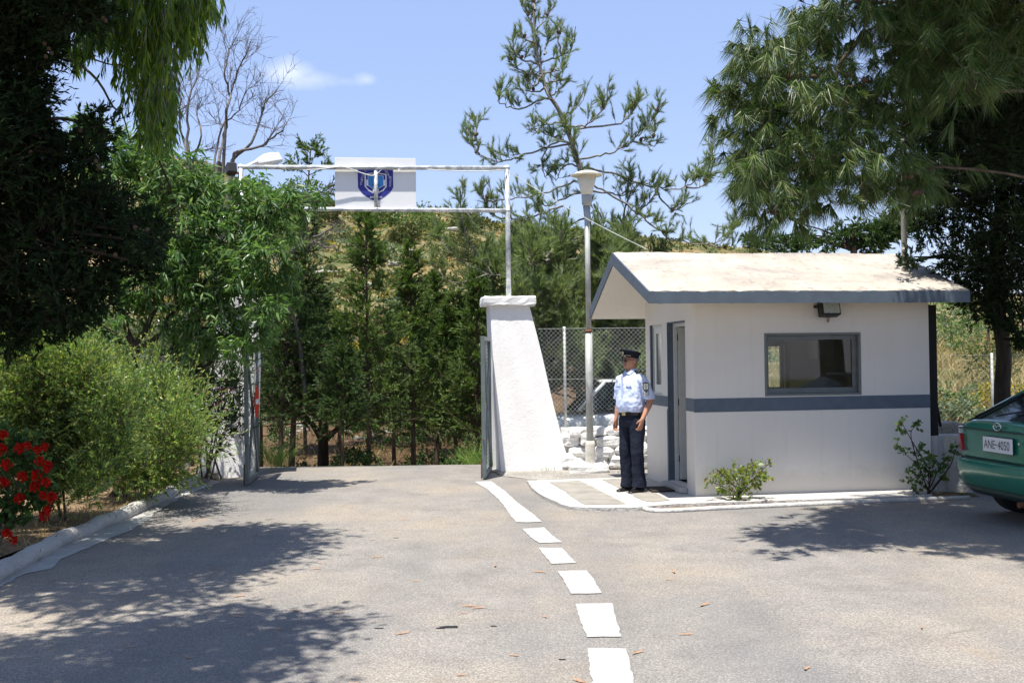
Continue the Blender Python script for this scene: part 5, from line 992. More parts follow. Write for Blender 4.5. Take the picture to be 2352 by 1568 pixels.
for i, (u, Y, vt, vb, rd, lb) in enumerate(((905, 24, 745, 1000, .95, 'dark conifer standing behind the gap right of the middle conifer'), (780, 24.5, 735, 985, 1.0, 'conifer standing behind the small young cypress'), (600, 22.5, 640, 1010, 1.1, 'dark conifer mass behind the open left gate leaf'), (700, 26, 700, 960, 1.1, 'far dark conifer glimpsed behind the trunks left of the forked tree'), (1010, 26, 740, 985, 1.2, 'far conifer at the back of the grove right of centre'), (850, 27.5, 760, 985, 1.1, 'far conifer directly behind the tall middle one'), (1130, 24, 740, 980, 1.2, 'conifer behind the right pillar, rear row'), (955, 28, 765, 985, 1.1, 'farthest conifer behind the slim one'), (560, 19.8, 660, 980, .9, 'dark conifer behind the left pillar and arch post'), (1065, 29, 760, 985, 1.2, 'farthest conifer toward the right pillar'))):
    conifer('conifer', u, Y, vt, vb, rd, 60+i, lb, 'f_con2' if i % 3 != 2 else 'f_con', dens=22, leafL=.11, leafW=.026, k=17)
# conifer sprigs above the hill left of the sign
conifer('conifer', 665, 19.9, 345, 620, .85, 75, 'sparse leaning conifer whose thin crown shows against the sky left of the sign board', 'f_con', dens=9, lean=.45, shape=.5, leafL=.08, leafW=.018)
# forked broadleaf in the grove
fx = P(742, 1060, 20.0); t = thing('olive_tree', (fx[0], 20.0, gz(fx[0], 20.0)), 'low forked olive with bluish leaves among the grove trunks', 'tree'); v = Veg(77); b0 = np.array(t.location)
fk = P(742, 1015, 20); v.limb([b0, (b0+fk)/2, fk], .13, .10, 8)
for pth in (((742, 1015), (715, 970), (680, 945), (660, 900)), ((742, 1015), (775, 985), (815, 965), (850, 940)), ((742, 1015), (750, 960), (740, 900))): v.limb([P(a, b_, 20) for a, b_ in pth], .07, .02, 6)
blobs(v, [(700, 900, .5), (740, 870, .55), (690, 850, .35), (790, 905, .4), (730, 930, .3), (660, 920, .25), (920, 880, .5, 22), (960, 900, .4, 22.5), (880, 890, .35, 22)], 20, 60, 14, L=.3, leafargs=dict(L=.08, Wd=.03, al=.5, pe=.8)); v.build(t, MT['darkbark'], MT['f_shr2'])
# dry twiggy branches left of centre
t = thing('dead_branches', P(700, 620, 17.2), 'bare grey dead boughs jutting right from the dark conifers below the sign', 'dead branches'); v = Veg(78); C4 = lambda x, y: P(514.5+x*.2929, 321.6+y*.2929, 17.2+v.r.normal()*.15)
for g in (((240, 870), (330, 890), (480, 880), (620, 820), (760, 790), (930, 680)), ((330, 730), (450, 700), (560, 650), (700, 570)), ((400, 780), (420, 660), (480, 610), (520, 570)), ((640, 810), (560, 760), (430, 740)), ((700, 790), (780, 840), (880, 830)), ((370, 900), (430, 970), (470, 1000)), ((700, 760), (830, 700), (900, 640)), ((770, 500), (830, 420), (860, 350))):
    p = v.limb([C4(*q) for q in g], .018, .006, 5, 3, .01); k = len(p)*2; ii = v.r.integers(0, len(p)-1, k); pts = v.twigs(p[ii], nrm(p[ii+1]-p[ii])+v.r.normal(size=(k, 3))*.7, v.r.uniform(.1, .45, k), m=4, r=.005, bend=.3); q, tg, _ = v.along(pts, 2, .2); v.twigs(q, tg+v.r.normal(size=q.shape)*.6, .12, m=3, r=.003)
t2 = P(665, 640, 17.2); v.limb([(-3.62, 18.3, 1.0), (t2[0]-.1, 18.0, t2[2]-.6), tuple(C4(240, 870))], .04, .02, 6); V, FV, S = v.wood_arrays(); quick('branches', V, FV, S, MT['deadwood'], t, np.array(t.location))
# ---- Aleppo pine, tall and sparse
def pine(name, base, trunk, guides, Y, label, seed, per_m=13, k=80, nl=.10, nw=.0048, tl=.24, mat='f_pine', cones=0, jY=.35, r0=.075, group=None, side=.7):
    t = thing(name, base, label, 'pine', group); v = Veg(seed)
    v.limb(trunk, r0, .012, 8, 4); cp_ = []
    for g in guides:
        yy_ = Y+np.cumsum(v.r.normal(size=len(g))*jY*.5); yy_ = yy_-yy_[0]*.0
        p = v.limb([P(a, b_, y_) for (a, b_), y_ in zip(g, yy_)],   .021, .006, 6, 4, .015)
        Lg = np.sum(np.linalg.norm(np.diff(p, axis=0), axis=1)); n = max(4, int(Lg*per_m)); tt = v.r.uniform(.18, 1, n)**.8*(len(p)-1.01); ii = tt.astype(int); f = (tt-ii)[:, None]; c = p[ii]*(1-f)+p[ii+1]*f; tg = nrm(p[ii+1]-p[ii])
        d = tg*.55+v.r.normal(size=(n, 3))*side*.75+np.array([0, 0, .55]); L = tl*v.r.uniform(.5, 1.3, n); tw = v.twigs(c, d, L, m=4, r=.0055, bend=.15, grav=(0, 0, .25))
        v.leaves(tw, k, L=nl, Wd=nw, al=1., pe=.42, t0=.25, tri=True); q, tg2, _ = v.along(tw, 2, .2); tw2 = v.twigs(q, tg2+v.r.normal(size=q.shape)*.45+np.array([0, 0, .2]), tl*.55, m=3, r=.004); v.leaves(tw2, int(k*.6), L=nl, Wd=nw, al=1., pe=.42, t0=.1, tri=True)
        cp_.append(p)
    o = v.build(t, MT['palebark'], MT[mat])
    if cones:
        cm = MB().ball((0, 0, 0), (.035, .035, .05), 8, 6).build('pine_cone', MT['cone'], t)
        for i in range(cones):
            p = cp_[i % len(cp_)]; q = p[v.r.integers(len(p)//3, len(p)-2)]; o = cm if i == 0 else cm.copy()
            if i: COL.objects.link(o); o.parent = t
            o.location = tuple(q+np.array([0, 0, .05])-np.array(t.location)); o.rotation_euler = tuple(v.r.uniform(-1, 1, 3))
    return t
C6 = lambda L_: [(1029+x*.3808, y*.3808) for x, y in L_]
trk = C6([(850, 1500), (835, 1250), (800, 1020), (770, 950), (745, 850), (700, 740), (660, 650), (600, 560), (570, 460), (540, 330), (520, 200), (522, 40), (530, -60)])
Yp = 19.6; xb = P(1350, 900, Yp)[0]
gd = [C6(g) for g in ([(740, 870), (540, 905), (400, 955), (300, 975), (180, 920), (130, 850), (80, 820)], [(190, 930), (170, 850), (165, 740)], [(760, 1090), (640, 1150), (500, 1180), (380, 1200), (250, 1210), (190, 1180)], [(700, 1240), (560, 1290), (430, 1325), (350, 1310), (250, 1290), (190, 1150)],
      [(790, 960), (920, 935), (1020, 910), (1100, 860), (1170, 800), (1230, 740), (1285, 620)], [(1100, 860), (1180, 870), (1250, 880)], [(1170, 830), (1230, 830), (1240, 810)], [(820, 1010), (1000, 1050), (1150, 1105), (1260, 1135), (1440, 1130), (1520, 1050), (1590, 960), (1598, 790)], [(1440, 1130), (1530, 1120), (1610, 1030)], [(1250, 1140), (1310, 1230), (1370, 1270), (1460, 1220)],
      [(840, 1150), (1000, 1185), (1150, 1290), (1250, 1370), (1350, 1440), (1500, 1470), (1620, 1460), (1740, 1370), (1800, 1280)], [(1560, 1470), (1650, 1500), (1730, 1490)], [(715, 760), (830, 760), (900, 690), (950, 620), (960, 500)], [(780, 780), (1040, 740), (1110, 680), (1130, 600)], [(620, 600), (560, 600), (430, 655), (340, 630), (300, 610), (325, 540)],
      [(555, 390), (450, 360), (400, 320), (395, 260)], [(560, 380), (650, 350), (740, 290), (770, 160)], [(680, 330), (670, 250), (665, 190)], [(520, 190), (570, 140), (622, 60)], [(520, 160), (480, 100), (450, 50)], [(522, 60), (515, 0), (500, -60)], [(530, 260), (470, 240), (440, 205)], [(570, 460), (480, 440), (390, 400), (385, 350)], [(575, 440), (640, 430), (690, 400)], [(700, 740), (600, 750), (540, 790), (510, 760)],
      [(600, 540), (500, 550), (410, 540)], [(620, 580), (660, 560), (685, 520)], [(580, 330), (600, 260), (620, 200)], [(590, 500), (650, 490), (690, 465)], [(690, 700), (760, 660), (820, 600)], [(850, 1100), (960, 1150), (1060, 1180), (1110, 1050)], [(1050, 1350), (1080, 1200), (1120, 1080)], [(740, 860), (620, 870), (560, 1000), (600, 1080)], [(800, 1000), (700, 1000), (650, 1090)], [(840, 1160), (700, 1190), (600, 1250), (540, 1180)], [(880, 1230), (960, 1340), (1040, 1400), (1130, 1300), (1180, 1180)], [(1130, 1290), (1220, 1210), (1290, 1110)], [(560, 470), (520, 520), (470, 490)], [(760, 920), (700, 850), (640, 830), (580, 810)])]
gd += [C6([(745, 850), (700, 740), (660, 650), (600, 560), (570, 460), (540, 330), (520, 200), (522, 40), (525, -60)]), C6([(835, 1250), (800, 1020), (770, 950), (745, 850), (705, 760)]), C6([(850, 1400), (840, 1200), (815, 1060)])]
gd += [[(1345, 590), (1290, 600), (1220, 632), (1130, 630), (1060, 600), (1000, 540)], [(1130, 630), (1080, 560), (1060, 500), (1062, 440)], [(1060, 470), (1085, 510), (1040, 480)], [(1340, 640), (1240, 690), (1180, 640), (1170, 580)], [(1352, 560), (1420, 600), (1440, 520)], [(1350, 500), (1280, 520), (1230, 480)], [(1350, 540), (1260, 570), (1200, 540)], [(1120, 630), (1040, 650), (990, 600)]]
pine('pine_tree', (xb, Yp, gz(xb, Yp)), [(xb, Yp, gz(xb, Yp)-.1), (P(1352, 760, Yp)[0], Yp, 2.1)]+[P(a, b_, Yp) for a, b_ in trk], gd, Yp, 'tall sparse pine leaning left behind the lamp post, standing out against the sky', 81, cones=26)
def bushy_pine(u, Y, vtop, vbot, spread, label, seed, n=26, mat='f_pine'):
    xb = P(u, 900, Y)[0]; r = np.random.default_rng(seed); g = []
    for i in range(n):
        f = (i+.5)/n; v0 = vbot+(vtop-vbot)*f; s = (1 if i % 2 else -1); w_ = spread*(1-.62*f)*r.uniform(.5, 1.1); g.append([(u, v0+25), (u+s*w_*.4, v0+8), (u+s*w_*.8, v0-5), (u+s*w_, v0-38)])
        if i % 3 == 0: g.append([(u, v0+20), (u+r.normal()*12, v0), (u+r.normal()*30, v0-35)])
    pine('pine_tree', (xb, Y, gz(xb, Y)), [(xb, Y, gz(xb, Y)-.1), P(u, vbot, Y), P(u+4, (vtop+vbot)/2, Y), P(u, vtop, Y)], g, Y, label, seed, per_m=15, k=60, nl=.11, nw=.010, tl=.32, mat=mat, jY=1.0, r0=.09, group='bushy pines behind the right pillar')
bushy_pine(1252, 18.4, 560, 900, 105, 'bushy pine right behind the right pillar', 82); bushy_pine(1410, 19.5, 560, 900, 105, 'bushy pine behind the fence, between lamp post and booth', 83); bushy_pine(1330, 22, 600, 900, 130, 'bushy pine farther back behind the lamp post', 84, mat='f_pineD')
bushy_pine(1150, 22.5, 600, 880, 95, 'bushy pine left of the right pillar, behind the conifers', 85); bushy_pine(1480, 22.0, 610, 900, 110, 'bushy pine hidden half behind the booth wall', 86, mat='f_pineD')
# ---- near pine with long needles on the right
t = thing('pine_tree', (5.9, 9.4, 0), 'large pine with long drooping needles overhanging the booth roof at the top right', 'pine'); v = Veg(91); C7 = lambda x, y, Y=8.8: P(1617+x*.4102, y*.4102, Y)
v.limb([(5.9, 9.4, 0), (5.8, 9.3, 2.5), (5.5, 9.1, 4.4), (5.2, 8.9, 6.2), (5.0, 8.8, 8.0)], .2, .07, 10)
for g, r0 in ((((5.4, 9.1, 4.9), C7(1190, 0), C7(970, 18), C7(850, 8), C7(760, 50), C7(715, 115)), .03), ((C7(900, 170), C7(830, 270), C7(750, 380), C7(720, 520), C7(690, 600), C7(590, 780), C7(500, 900)), .035), (((5.3, 9.0, 5.0), C7(1250, 60), C7(1100, 100), C7(900, 180)), .04), ((C7(960, 270), C7(965, 370), C7(945, 450)), .008), ((C7(970, 200), C7(1060, 260), C7(1150, 350), C7(1290, 330)), .012), (((5.5, 9.1, 3.9), C7(1500, 500), C7(1250, 560), C7(1000, 620), C7(700, 740)), .03), ((C7(610, 820), C7(650, 850), C7(690, 920)), .016), ((C7(1030, 870), C7(1150, 960), C7(1180, 1000)), .012), ((C7(720, 400), C7(560, 430), C7(400, 460), C7(300, 400)), .016), ((C7(690, 600), C7(450, 640), C7(250, 640), C7(150, 560)), .016), ((C7(600, 760), C7(400, 850), C7(250, 880)), .016), ((C7(520, 550), C7(600, 460), C7(680, 400), C7(790, 430)), .012), (((5.6, 9.2, 3.0), C7(1500, 950), C7(1250, 950), C7(1000, 1050), C7(850, 1100)), .022), ((C7(730, 110), C7(640, 150), C7(560, 200)), .012)):
    v.limb(g, r0*.6, r0*.25, 6, 4, .006)
CL = [(290, 260), (320, 330), (250, 400), (340, 420), (480, 320), (500, 400), (560, 290), (610, 120), (560, 200), (660, 210), (700, 130), (820, 110), (880, 80), (760, 260), (640, 350), (130, 560), (170, 600), (250, 560), (330, 520), (300, 640), (400, 600), (430, 500), (520, 560), (600, 520), (590, 620), (700, 640), (250, 740), (350, 720), (450, 700), (520, 740), (620, 720), (180, 880), (230, 960), (290, 900), (360, 850), (440, 820), (520, 860), (400, 960), (300, 1040), (250, 1080), (480, 960), (560, 940), (620, 1000), (680, 880), (700, 960), (760, 820), (860, 740), (900, 800), (840, 880), (960, 860), (930, 950), (780, 1000), (850, 1080), (940, 1120), (1020, 1060), (1180, 980), (1100, 1040), (1260, 1040), (1340, 1030), (1200, 1090), (400, 1100), (500, 1080), (350, 1160), (420, 1200), (600, 1100), (700, 1090), (560, 1150),
      (1000, 560), (940, 620), (880, 560), (820, 620), (1000, 680), (1050, 150), (1000, 230), (1120, 200), (1200, 130), (1300, 150), (1180, 300), (1290, 280), (1380, 320), (1200, 420), (1300, 400), (1080, 360), (1020, 440), (1450, 420), (1480, 250), (1400, 200), (1560, 300), (1500, 480), (1620, 420), (1700, 100), (1740, 220), (1700, 330), (1600, 150), (1760, 420), (1250, 40), (1400, 60), (1540, 60), (960, 60), (1060, 40), (900, 520), (780, 560), (1100, 560), (1250, 560), (1400, 560)]
for (x, y) in CL:
    c = C7(x, y, 8.8+v.r.normal()*.3); n = 13; d = v.r.normal(size=(n, 3))*.7+np.array([-.15, -.1, .25]); tw = v.twigs(c+v.r.normal(size=(n, 3))*np.array([.05, .16, .05]), d, v.r.uniform(.10, .24, n), m=4, r=.0035, bend=.15, grav=(0, 0, .2))
    v.leaves(tw[:9], 60, L=.15, Wd=.0066, al=.55, pe=.55, grav=(0, 0, -.75), t0=.55, tri=True, droop=.35); v.leaves(tw[9:], 50, L=.085, Wd=.0068, al=1.0, pe=.35, grav=(0, 0, .35), t0=.4, tri=True)
for _ in range(260):                                   # unseen crown above the frame, added with broad needles to shade boughs and yard
    c = np.array([v.r.uniform(2.6, 7.2), v.r.uniform(6.6, 10.6), v.r.uniform(4.9, 7.2)])
    if (c[0]-5.3)**2/8+(c[1]-8.7)**2/4.2 > 1 or c[2] < 1.65+.36*c[1]: continue
    d = v.r.normal(size=(16, 3))*.8+np.array([0, 0, .2]); v.leaves(v.twigs(c+v.r.normal(size=(16, 3))*.15, d, .3, r=.004), 36, L=.17, Wd=.022, al=.6, pe=.7, grav=(0, 0, -.2), tri=True)
v.build(t, MT['bark'], MT['f_pineL'])
cm = MB().ball((0, 0, 0), (.024, .024, .036), 10, 8).build('pine_cone', MT['cone'], t)
for i, (x, y) in enumerate(((530, 425), (480, 430), (310, 460), (390, 480), (620, 430), (800, 420), (535, 500), (850, 800), (870, 825), (490, 830), (280, 930), (1185, 1080), (1215, 1080), (390, 1190), (700, 880), (900, 450), (660, 390), (1150, 985))):
    o = cm if i == 0 else cm.copy()
    if i: COL.objects.link(o); o.parent = t
    o.location = tuple(C7(x, y, 8.5)-np.array(t.location)); o.rotation_euler = (1.2, .3*i, i)
# ---- cypress with trunk behind the green car
t = thing('cypress_tree', (6.05, 12.9, 0.0), 'dark cypress with a bare fluted trunk rising behind the green car', 'tree'); v = Veg(95)
v.limb([(6.12, 12.9, -.05), P(2302, 920, 12.9), P(2306, 820, 12.9), P(2297, 740, 12.9), P(2290, 640, 12.9), P(2300, 400, 12.9), P(2300, 100, 12.9), (6.1, 12.9, 6.4)], .105, .05, 12); v.limb([P(2300, 790, 12.88), P(2280, 720, 12.9), P(2262, 650, 12.9)], .06, .03, 8)
L3 = [(2135, 400, .32), (2200, 440, .45), (2290, 400, .55), (2130, 520, .22), (2230, 600, .42), (2320, 560, .5), (2250, 680, .28), (2340, 670, .35), (2110, 460, .16), (2075, 598, .09), (2100, 590, .12), (2250, 280, .6), (2340, 240, .6), (2160, 300, .4), (2300, 730, .2), (2350, 760, .22), (2330, 100, .6), (2230, 120, .6), (2150, 160, .45), (2140, 50, .4), (2450, 500, .8), (2440, 250, .8), (2400, 30, .7)]
L3 += [(2090, 300, .25, 11.2), (2180, 220, .4, 11.2), (2260, 330, .4, 11.2), (2330, 330, .4, 11), (2280, 60, .5, 11), (2180, 80, .4, 11), (2100, 120, .25, 11.2), (2330, 180, .45, 11), (2120, 30, .3, 11.2)]  # nearer near-black boughs added, standing in for the shaded canopy
blobs(v, L3, 12.5, 210, 24, L=.26, up=.15, dY=.7, leafargs=dict(L=.055, Wd=.014, al=1., pe=.6), r=.004, shell=.15); join(v, [P(2300, y_, 12.9) for y_ in (640, 520, 400, 250, 100)], L3[:22], 12.5, .03); v.build(t, MT['darkbark'], MT['f_cyp'])
# ---- flat cypress boughs above the roof ridge
t = thing('cypress_tree', (5.6, 17.0, gz(5.6, 17)), 'flat-topped dark cypress showing just above the booth roof ridge', 'tree'); v = Veg(96); v.limb([(5.6, 17, 0), (5.6, 17, 2.4), P(1960, 545, 17)], .1, .05, 8)
L4 = [(1725, 552, .15), (1755, 556, .22), (1800, 560, .26), (1848, 540, .12), (1845, 515, .07), (1840, 560, .2), (1900, 562, .18), (1945, 545, .22), (1990, 540, .28), (2030, 530, .3), (2060, 520, .3), (2000, 565, .25), (1960, 510, .10), (1900, 545, .1), (2090, 500, .35), (1925, 528, .12)]
blobs(v, L4, 17, 130, 14, L=.22, up=.1, flat=.6, leafargs=dict(L=.08, Wd=.026, al=1., pe=.6), r=.004); join(v, [P(1960, 575, 17)], L4, 17, .03); v.build(t, MT['darkbark'], MT['f_con2'])
# ---- roses by the booth
def rose(base, stems, clus, Y, label, seed, mat, n=9, ll=.045, lw=.030):
    t = thing('rose_bush', base, label, 'rose bush'); v = Veg(seed); b_ = np.array(base)
    for g in stems: v.limb([b_+np.array([v.r.normal()*.025, v.r.normal()*.02, 0])]+[P(a, c, Y+v.r.normal()*.05) for a, c in g], .008, .003, 5, 4)
    for u, w_, R in clus: v.leaves(v.blob(P(u, w_, Y+v.r.normal()*.06), (R, R, R*.8), max(4, int(n*(R/.08)**2)), L=.09, up=.4, r=.002), 6, L=ll, Wd=lw, al=.5, pe=.8, grav=(0, 0, -.1), wide=.5)
    v.build(t, MT['darkbark'], MT[mat], crown='leaves', trunk='stems')
rb = G(1702, 1155)
rose((rb[0], rb[1]+.05, .01), [[(1690, 1120), (1660, 1090), (1645, 1075)], [(1698, 1110), (1700, 1075)], [(1710, 1120), (1740, 1090), (1768, 1062)], [(1705, 1120), (1730, 1100), (1760, 1090)], [(1690, 1130), (1655, 1115), (1635, 1105)], [(1700, 1120), (1680, 1090)], [(1700, 1130), (1715, 1090)]], [(1645, 1078, .05), (1640, 1105, .07), (1660, 1095, .09), (1685, 1078, .10), (1715, 1072, .09), (1740, 1085, .09), (1766, 1064, .045), (1755, 1098, .07), (1700, 1105, .11), (1670, 1115, .09), (1735, 1112, .09), (1718, 1130, .06), (1690, 1135, .07), (1655, 1130, .05), (1740, 1068, .04), (1700, 1148, .06)], 11.75, 'small pale green rose bush in the planter below the booth window', 97, 'f_rose')
CR = lambda x, y: (1984.5+.34*x, 680+.34*y); rb = G(2135, 1143)
rose((rb[0], rb[1]+.02, .01), [[CR(450, 1200), CR(390, 1090), CR(320, 970), CR(270, 880), CR(255, 850)], [CR(320, 970), CR(345, 870)], [CR(430, 1180), CR(330, 1110), CR(250, 1030)], [CR(500, 1250), CR(580, 1150), CR(615, 1050), CR(628, 1010)], [CR(490, 1200), CR(520, 1130)], [CR(440, 1270), CR(380, 1200)], [CR(360, 1330), CR(320, 1260)], [CR(560, 1180), CR(565, 1110)]],
     [(*CR(255, 850), .035), (*CR(345, 865), .035), (*CR(230, 1010), .04), (*CR(270, 1035), .05), (*CR(380, 1075), .07), (*CR(430, 1100), .08), (*CR(350, 1125), .06), (*CR(320, 1175), .05), (*CR(500, 1130), .07), (*CR(520, 1170), .06), (*CR(440, 1190), .08), (*CR(370, 1195), .06), (*CR(600, 1045), .04), (*CR(628, 1015), .03), (*CR(565, 1100), .03), (*CR(315, 1255), .05), (*CR(345, 1310), .035), (*CR(525, 1220), .04), (*CR(465, 1085), .04), (*CR(270, 910), .02), (*CR(380, 1020), .03), (*CR(405, 1290), .03)], 12.0, 'leggy dark green rose bush in front of the low white wall', 98, 'f_rosed', ll=.048, lw=.034)
# ---- grasses (nobody could count the blades)
def grass(name, centers, R, n, L, Wd, mat, seed, label, up=1.0, spread=.35):
    v = Veg(seed); r = v.r; c = np.array(centers)[r.integers(0, len(centers), n)]; c = c+np.stack([r.normal(size=n)*R, r.normal(size=n)*R, np.zeros(n)], 1); c[:, 2] = np.maximum(H(c[:, 0], c[:, 1]), c[:, 2])+.02
    d = nrm(np.stack([r.normal(size=n)*spread, r.normal(size=n)*spread, np.full(n, up)], 1)); l = (L*r.uniform(.5, 1.2, n))[:, None]; s = nrm(np.cross(d, r.normal(size=(n, 3))))*Wd/2; b_ = nrm(d*[1, 1, 0]+1e-6)
    m1 = c+d*l*.55; tip = c+d*l+b_*l*.35*r.random((n, 1)); v.q.append(np.stack([c-s, m1-s*.8, tip, m1+s*.8], 1)); V, FV, S = v.crown_arrays(); o = quick(name, V, FV, S, MT[mat]); tag(o, label, 'grass', kind='stuff')
def hm(u, w_): p = hit(u, w_); return (p[0], p[1], p[2]) if p is not None else (0, 20, 0)
g1 = G(618, 1078); g2 = G(1065, 1062)
grass('grass_tuft', [(-3.55, 15.75, 0), (-3.62, 15.95, 0)], .08, 170, .52, .009, 'f_green', 101, 'green grass growing at the foot of the left gate leaf', spread=.45)
grass('grass_tuft', [(-.55, 16.6, 0), (-.4, 17.2, -.1), (-.3, 16.4, 0), (-.7, 17.6, -.2)], .13, 420, .40, .012, 'f_green', 102, 'green weeds at the road edge beside the right gate leaf', spread=.6)
r_ = np.random.default_rng(5); pts = [(r_.uniform(-7, 3), r_.uniform(18, 32), -.9) for _ in range(260)]
grass('dry_grass', [(a, b_, gz(a, b_)) for a, b_, _ in pts], .30, 9000, .22, .012, 'f_grass', 103, 'dry grass and litter on the grove floor')
pts = [(r_.uniform(6, 34), r_.uniform(17.6, 60)) for _ in range(900)]; grass('dry_grass', [(a, b_, gz(a, b_)) for a, b_ in pts], .6, 36000, .42, .035, 'f_grass', 104, 'dry straw grass on the slope right of the booth')
grass('dry_grass', [(-4.4+r_.normal()*.1, y_, .05) for y_ in np.linspace(8.5, 14.8, 30)]+[(-5.2, y_, .05) for y_ in np.linspace(8, 13, 20)], .18, 900, .10, .010, 'f_grass', 105, 'dry stalks along the back of the left kerb')
grass('weeds', [(.5, 15.12, 0), (1.5, 14.7, 0), (1.7, 14.5, 0)], .10, 50, .06, .008, 'f_green', 106, 'small weeds on the gravel at the foot of the right pillar')
def scrub(name, n, mat, seed, size, label, ylo=36, yhi=122, ul=(350, 1750), hi=.55):
    v = Veg(seed); r = v.r; out = []
    a = (r.uniform(ul[0], ul[1], n)-1176)/2400; y_ = ylo+(yhi-ylo)*r.random(n)**1.25; x_ = a*y_; R = size*r.uniform(.35, 1.15, n)*(.55+.45*y_/110); keep = np.stack([x_, y_, R], 1); k = 64
    c = np.repeat(keep, k, 0); q = nrm(r.normal(size=(len(c), 3))); q[:, 2] = np.abs(q[:, 2]); rr = r.uniform(.3, 1, len(c))[:, None]**.5; p = q*rr*c[:, 2:3]*np.array([1, 1, hi])
    base = np.stack([c[:, 0], c[:, 1], H(c[:, 0], c[:, 1])-.05], 1)+p; d = nrm(q+r.normal(size=q.shape)*.7); L = (c[:, 2]*.32*r.uniform(.6, 1.3, len(c)))[:, None]; s = nrm(np.cross(d, r.normal(size=q.shape)))*L*.36; v.q.append(np.stack([base, base+d*L*.5+s, base+d*L, base+d*L*.5-s], 1))
    V, FV, S = v.crown_arrays(); tag(quick(name, V, FV, S, MT[mat]), label, 'scrub', kind='stuff')
scrub('hillside_scrub', 760, 'f_hill', 111, 1.15, 'low green scrub covering the hillside'); scrub('hillside_scrub', 330, 'f_hilly', 112, .75, 'yellow flowering broom scattered over the hillside', hi=.45); scrub('hillside_scrub', 420, 'f_shr2', 113, .9, 'grey-green low scrub scattered over the hillside')
scrub('hillside_scrub', 700, 'f_grass', 117, .8, 'straw-coloured dry tufts over the hillside', hi=.35)
scrub('slope_scrub', 45, 'f_hill', 114, .9, 'green bushes dotting the dry slope right of the booth', 24, 100, (1980, 2500)); scrub('slope_scrub', 45, 'f_shr2', 115, .9, 'grey-green bushes dotting the dry slope right of the booth', 22, 100, (1980, 2500)); scrub('slope_scrub', 40, 'f_hilly', 116, .6, 'yellow broom on the dry slope right of the booth', 28, 90, (1980, 2500))
# larger single bushes on the hill and on the slope
def hillbush(u, w_, R, label, seed, mat='f_hill', Y=None, grp='round bushes on the hillside', flat=.8):
    p = hit(u, w_) if Y is None else None; p = P(u, w_, Y) if p is None else p; p = np.array([p[0], p[1], gz(p[0], p[1])]); t = thing('bush', p, label, 'bush', grp); v = Veg(seed); s = p[1]/60
    v.leaves(v.blob(p+np.array([0, 0, R*.45]), (R, R, R*flat), 260, L=R*.35, up=.3, wood=False), 9, L=max(.07, .13*s*1.3), Wd=max(.03, .06*s*1.3), al=.6, pe=.8, wide=.5)
    v.limb([p-[0, 0, .1], p+[0, 0, R*.7]], R*.06, R*.03, 5); v.build(t, MT['bark'], MT[mat], crown='foliage')
for i, a in enumerate(((968, 545, 2.2, 'dark round bush on the skyline just right of the sign board'), (880, 515, 1.9, 'broad bush on the skyline under the middle of the sign'), (1195, 545, 1.5, 'small round bush on the skyline beside the right arch post'), (700, 480, 2.6, 'wide bush on the skyline left of the sign board'), (745, 505, 1.8, 'bush just below the skyline left of the sign strut'), (1075, 525, 1.6, 'low bush on the skyline midway between sign and arch post'), (930, 560, 1.3, 'dark bush a little below the skyline right of the middle conifer tip'), (1060, 600, 1.5, 'green bush midslope above the right conifers'), (600, 500, 2.2, 'bush midslope behind the almond tree top'))): hillbush(*a, 120+i, 'f_con' if i in (0, 1, 3) else 'f_hill')
for i, (u, w_, R, Y, m_, lb) in enumerate(((2178, 870, .55, 18.5, 'f_con', 'dark green bush against the black booth post'), (2195, 940, .45, 17.9, 'f_shr2', 'dark bush low behind the brace of the booth post'), (2185, 770, 1.6, 50, 'f_shr2', 'blue-green bush high on the slope beside the booth'), (2270, 780, 1.8, 45, 'f_con', 'broad green tree-like bush on the slope left of the cypress trunk'), (2250, 905, .45, 22, 'f_shr2', 'greyish dry bush above the green car boot'), (2275, 850, .9, 34, 'f_hill', 'rounded bush in the straw grass left of the cypress trunk'), (2340, 800, 1.3, 40, 'f_hill', 'bush on the slope right of the cypress trunk'), (2170, 720, 2.0, 62, 'f_con', 'dark bush near the top of the right slope'), (2300, 930, .5, 20, 'f_hilly', 'yellow-green bush right above the green car'))): hillbush(u, w_, R, lb, 140+i, m_, Y, 'bushes on the right slope')
# shaded undergrowth in the grove
for i, (u, Y, R, lb) in enumerate(((815, 17.9, .42, 'dark undergrowth bush at the foot of the middle trunks'), (690, 19, .4, 'dark undergrowth bush beside the left grove trunks'), (1080, 18.2, .45, 'green undergrowth bush near the right gate leaf'), (985, 22, .5, 'dark undergrowth bush between two slim trunks'), (905, 27, .8, 'dark thicket far back behind the gap right of the middle conifer'), (600, 26, .9, 'dark thicket far back behind the left gate leaf'), (1010, 29, .9, 'dark thicket at the back of the grove right of centre'), (780, 33, 1.1, 'dark thicket behind the rubble left of the middle conifer'), (860, 34, 1.1, 'dark thicket behind the rubble, directly behind the middle conifer'), (1090, 28, .9, 'dark thicket far back beside the right gate leaf'))): hillbush(u, 1040, R, lb, 160+i, 'f_con2', Y, 'undergrowth bushes in the grove')
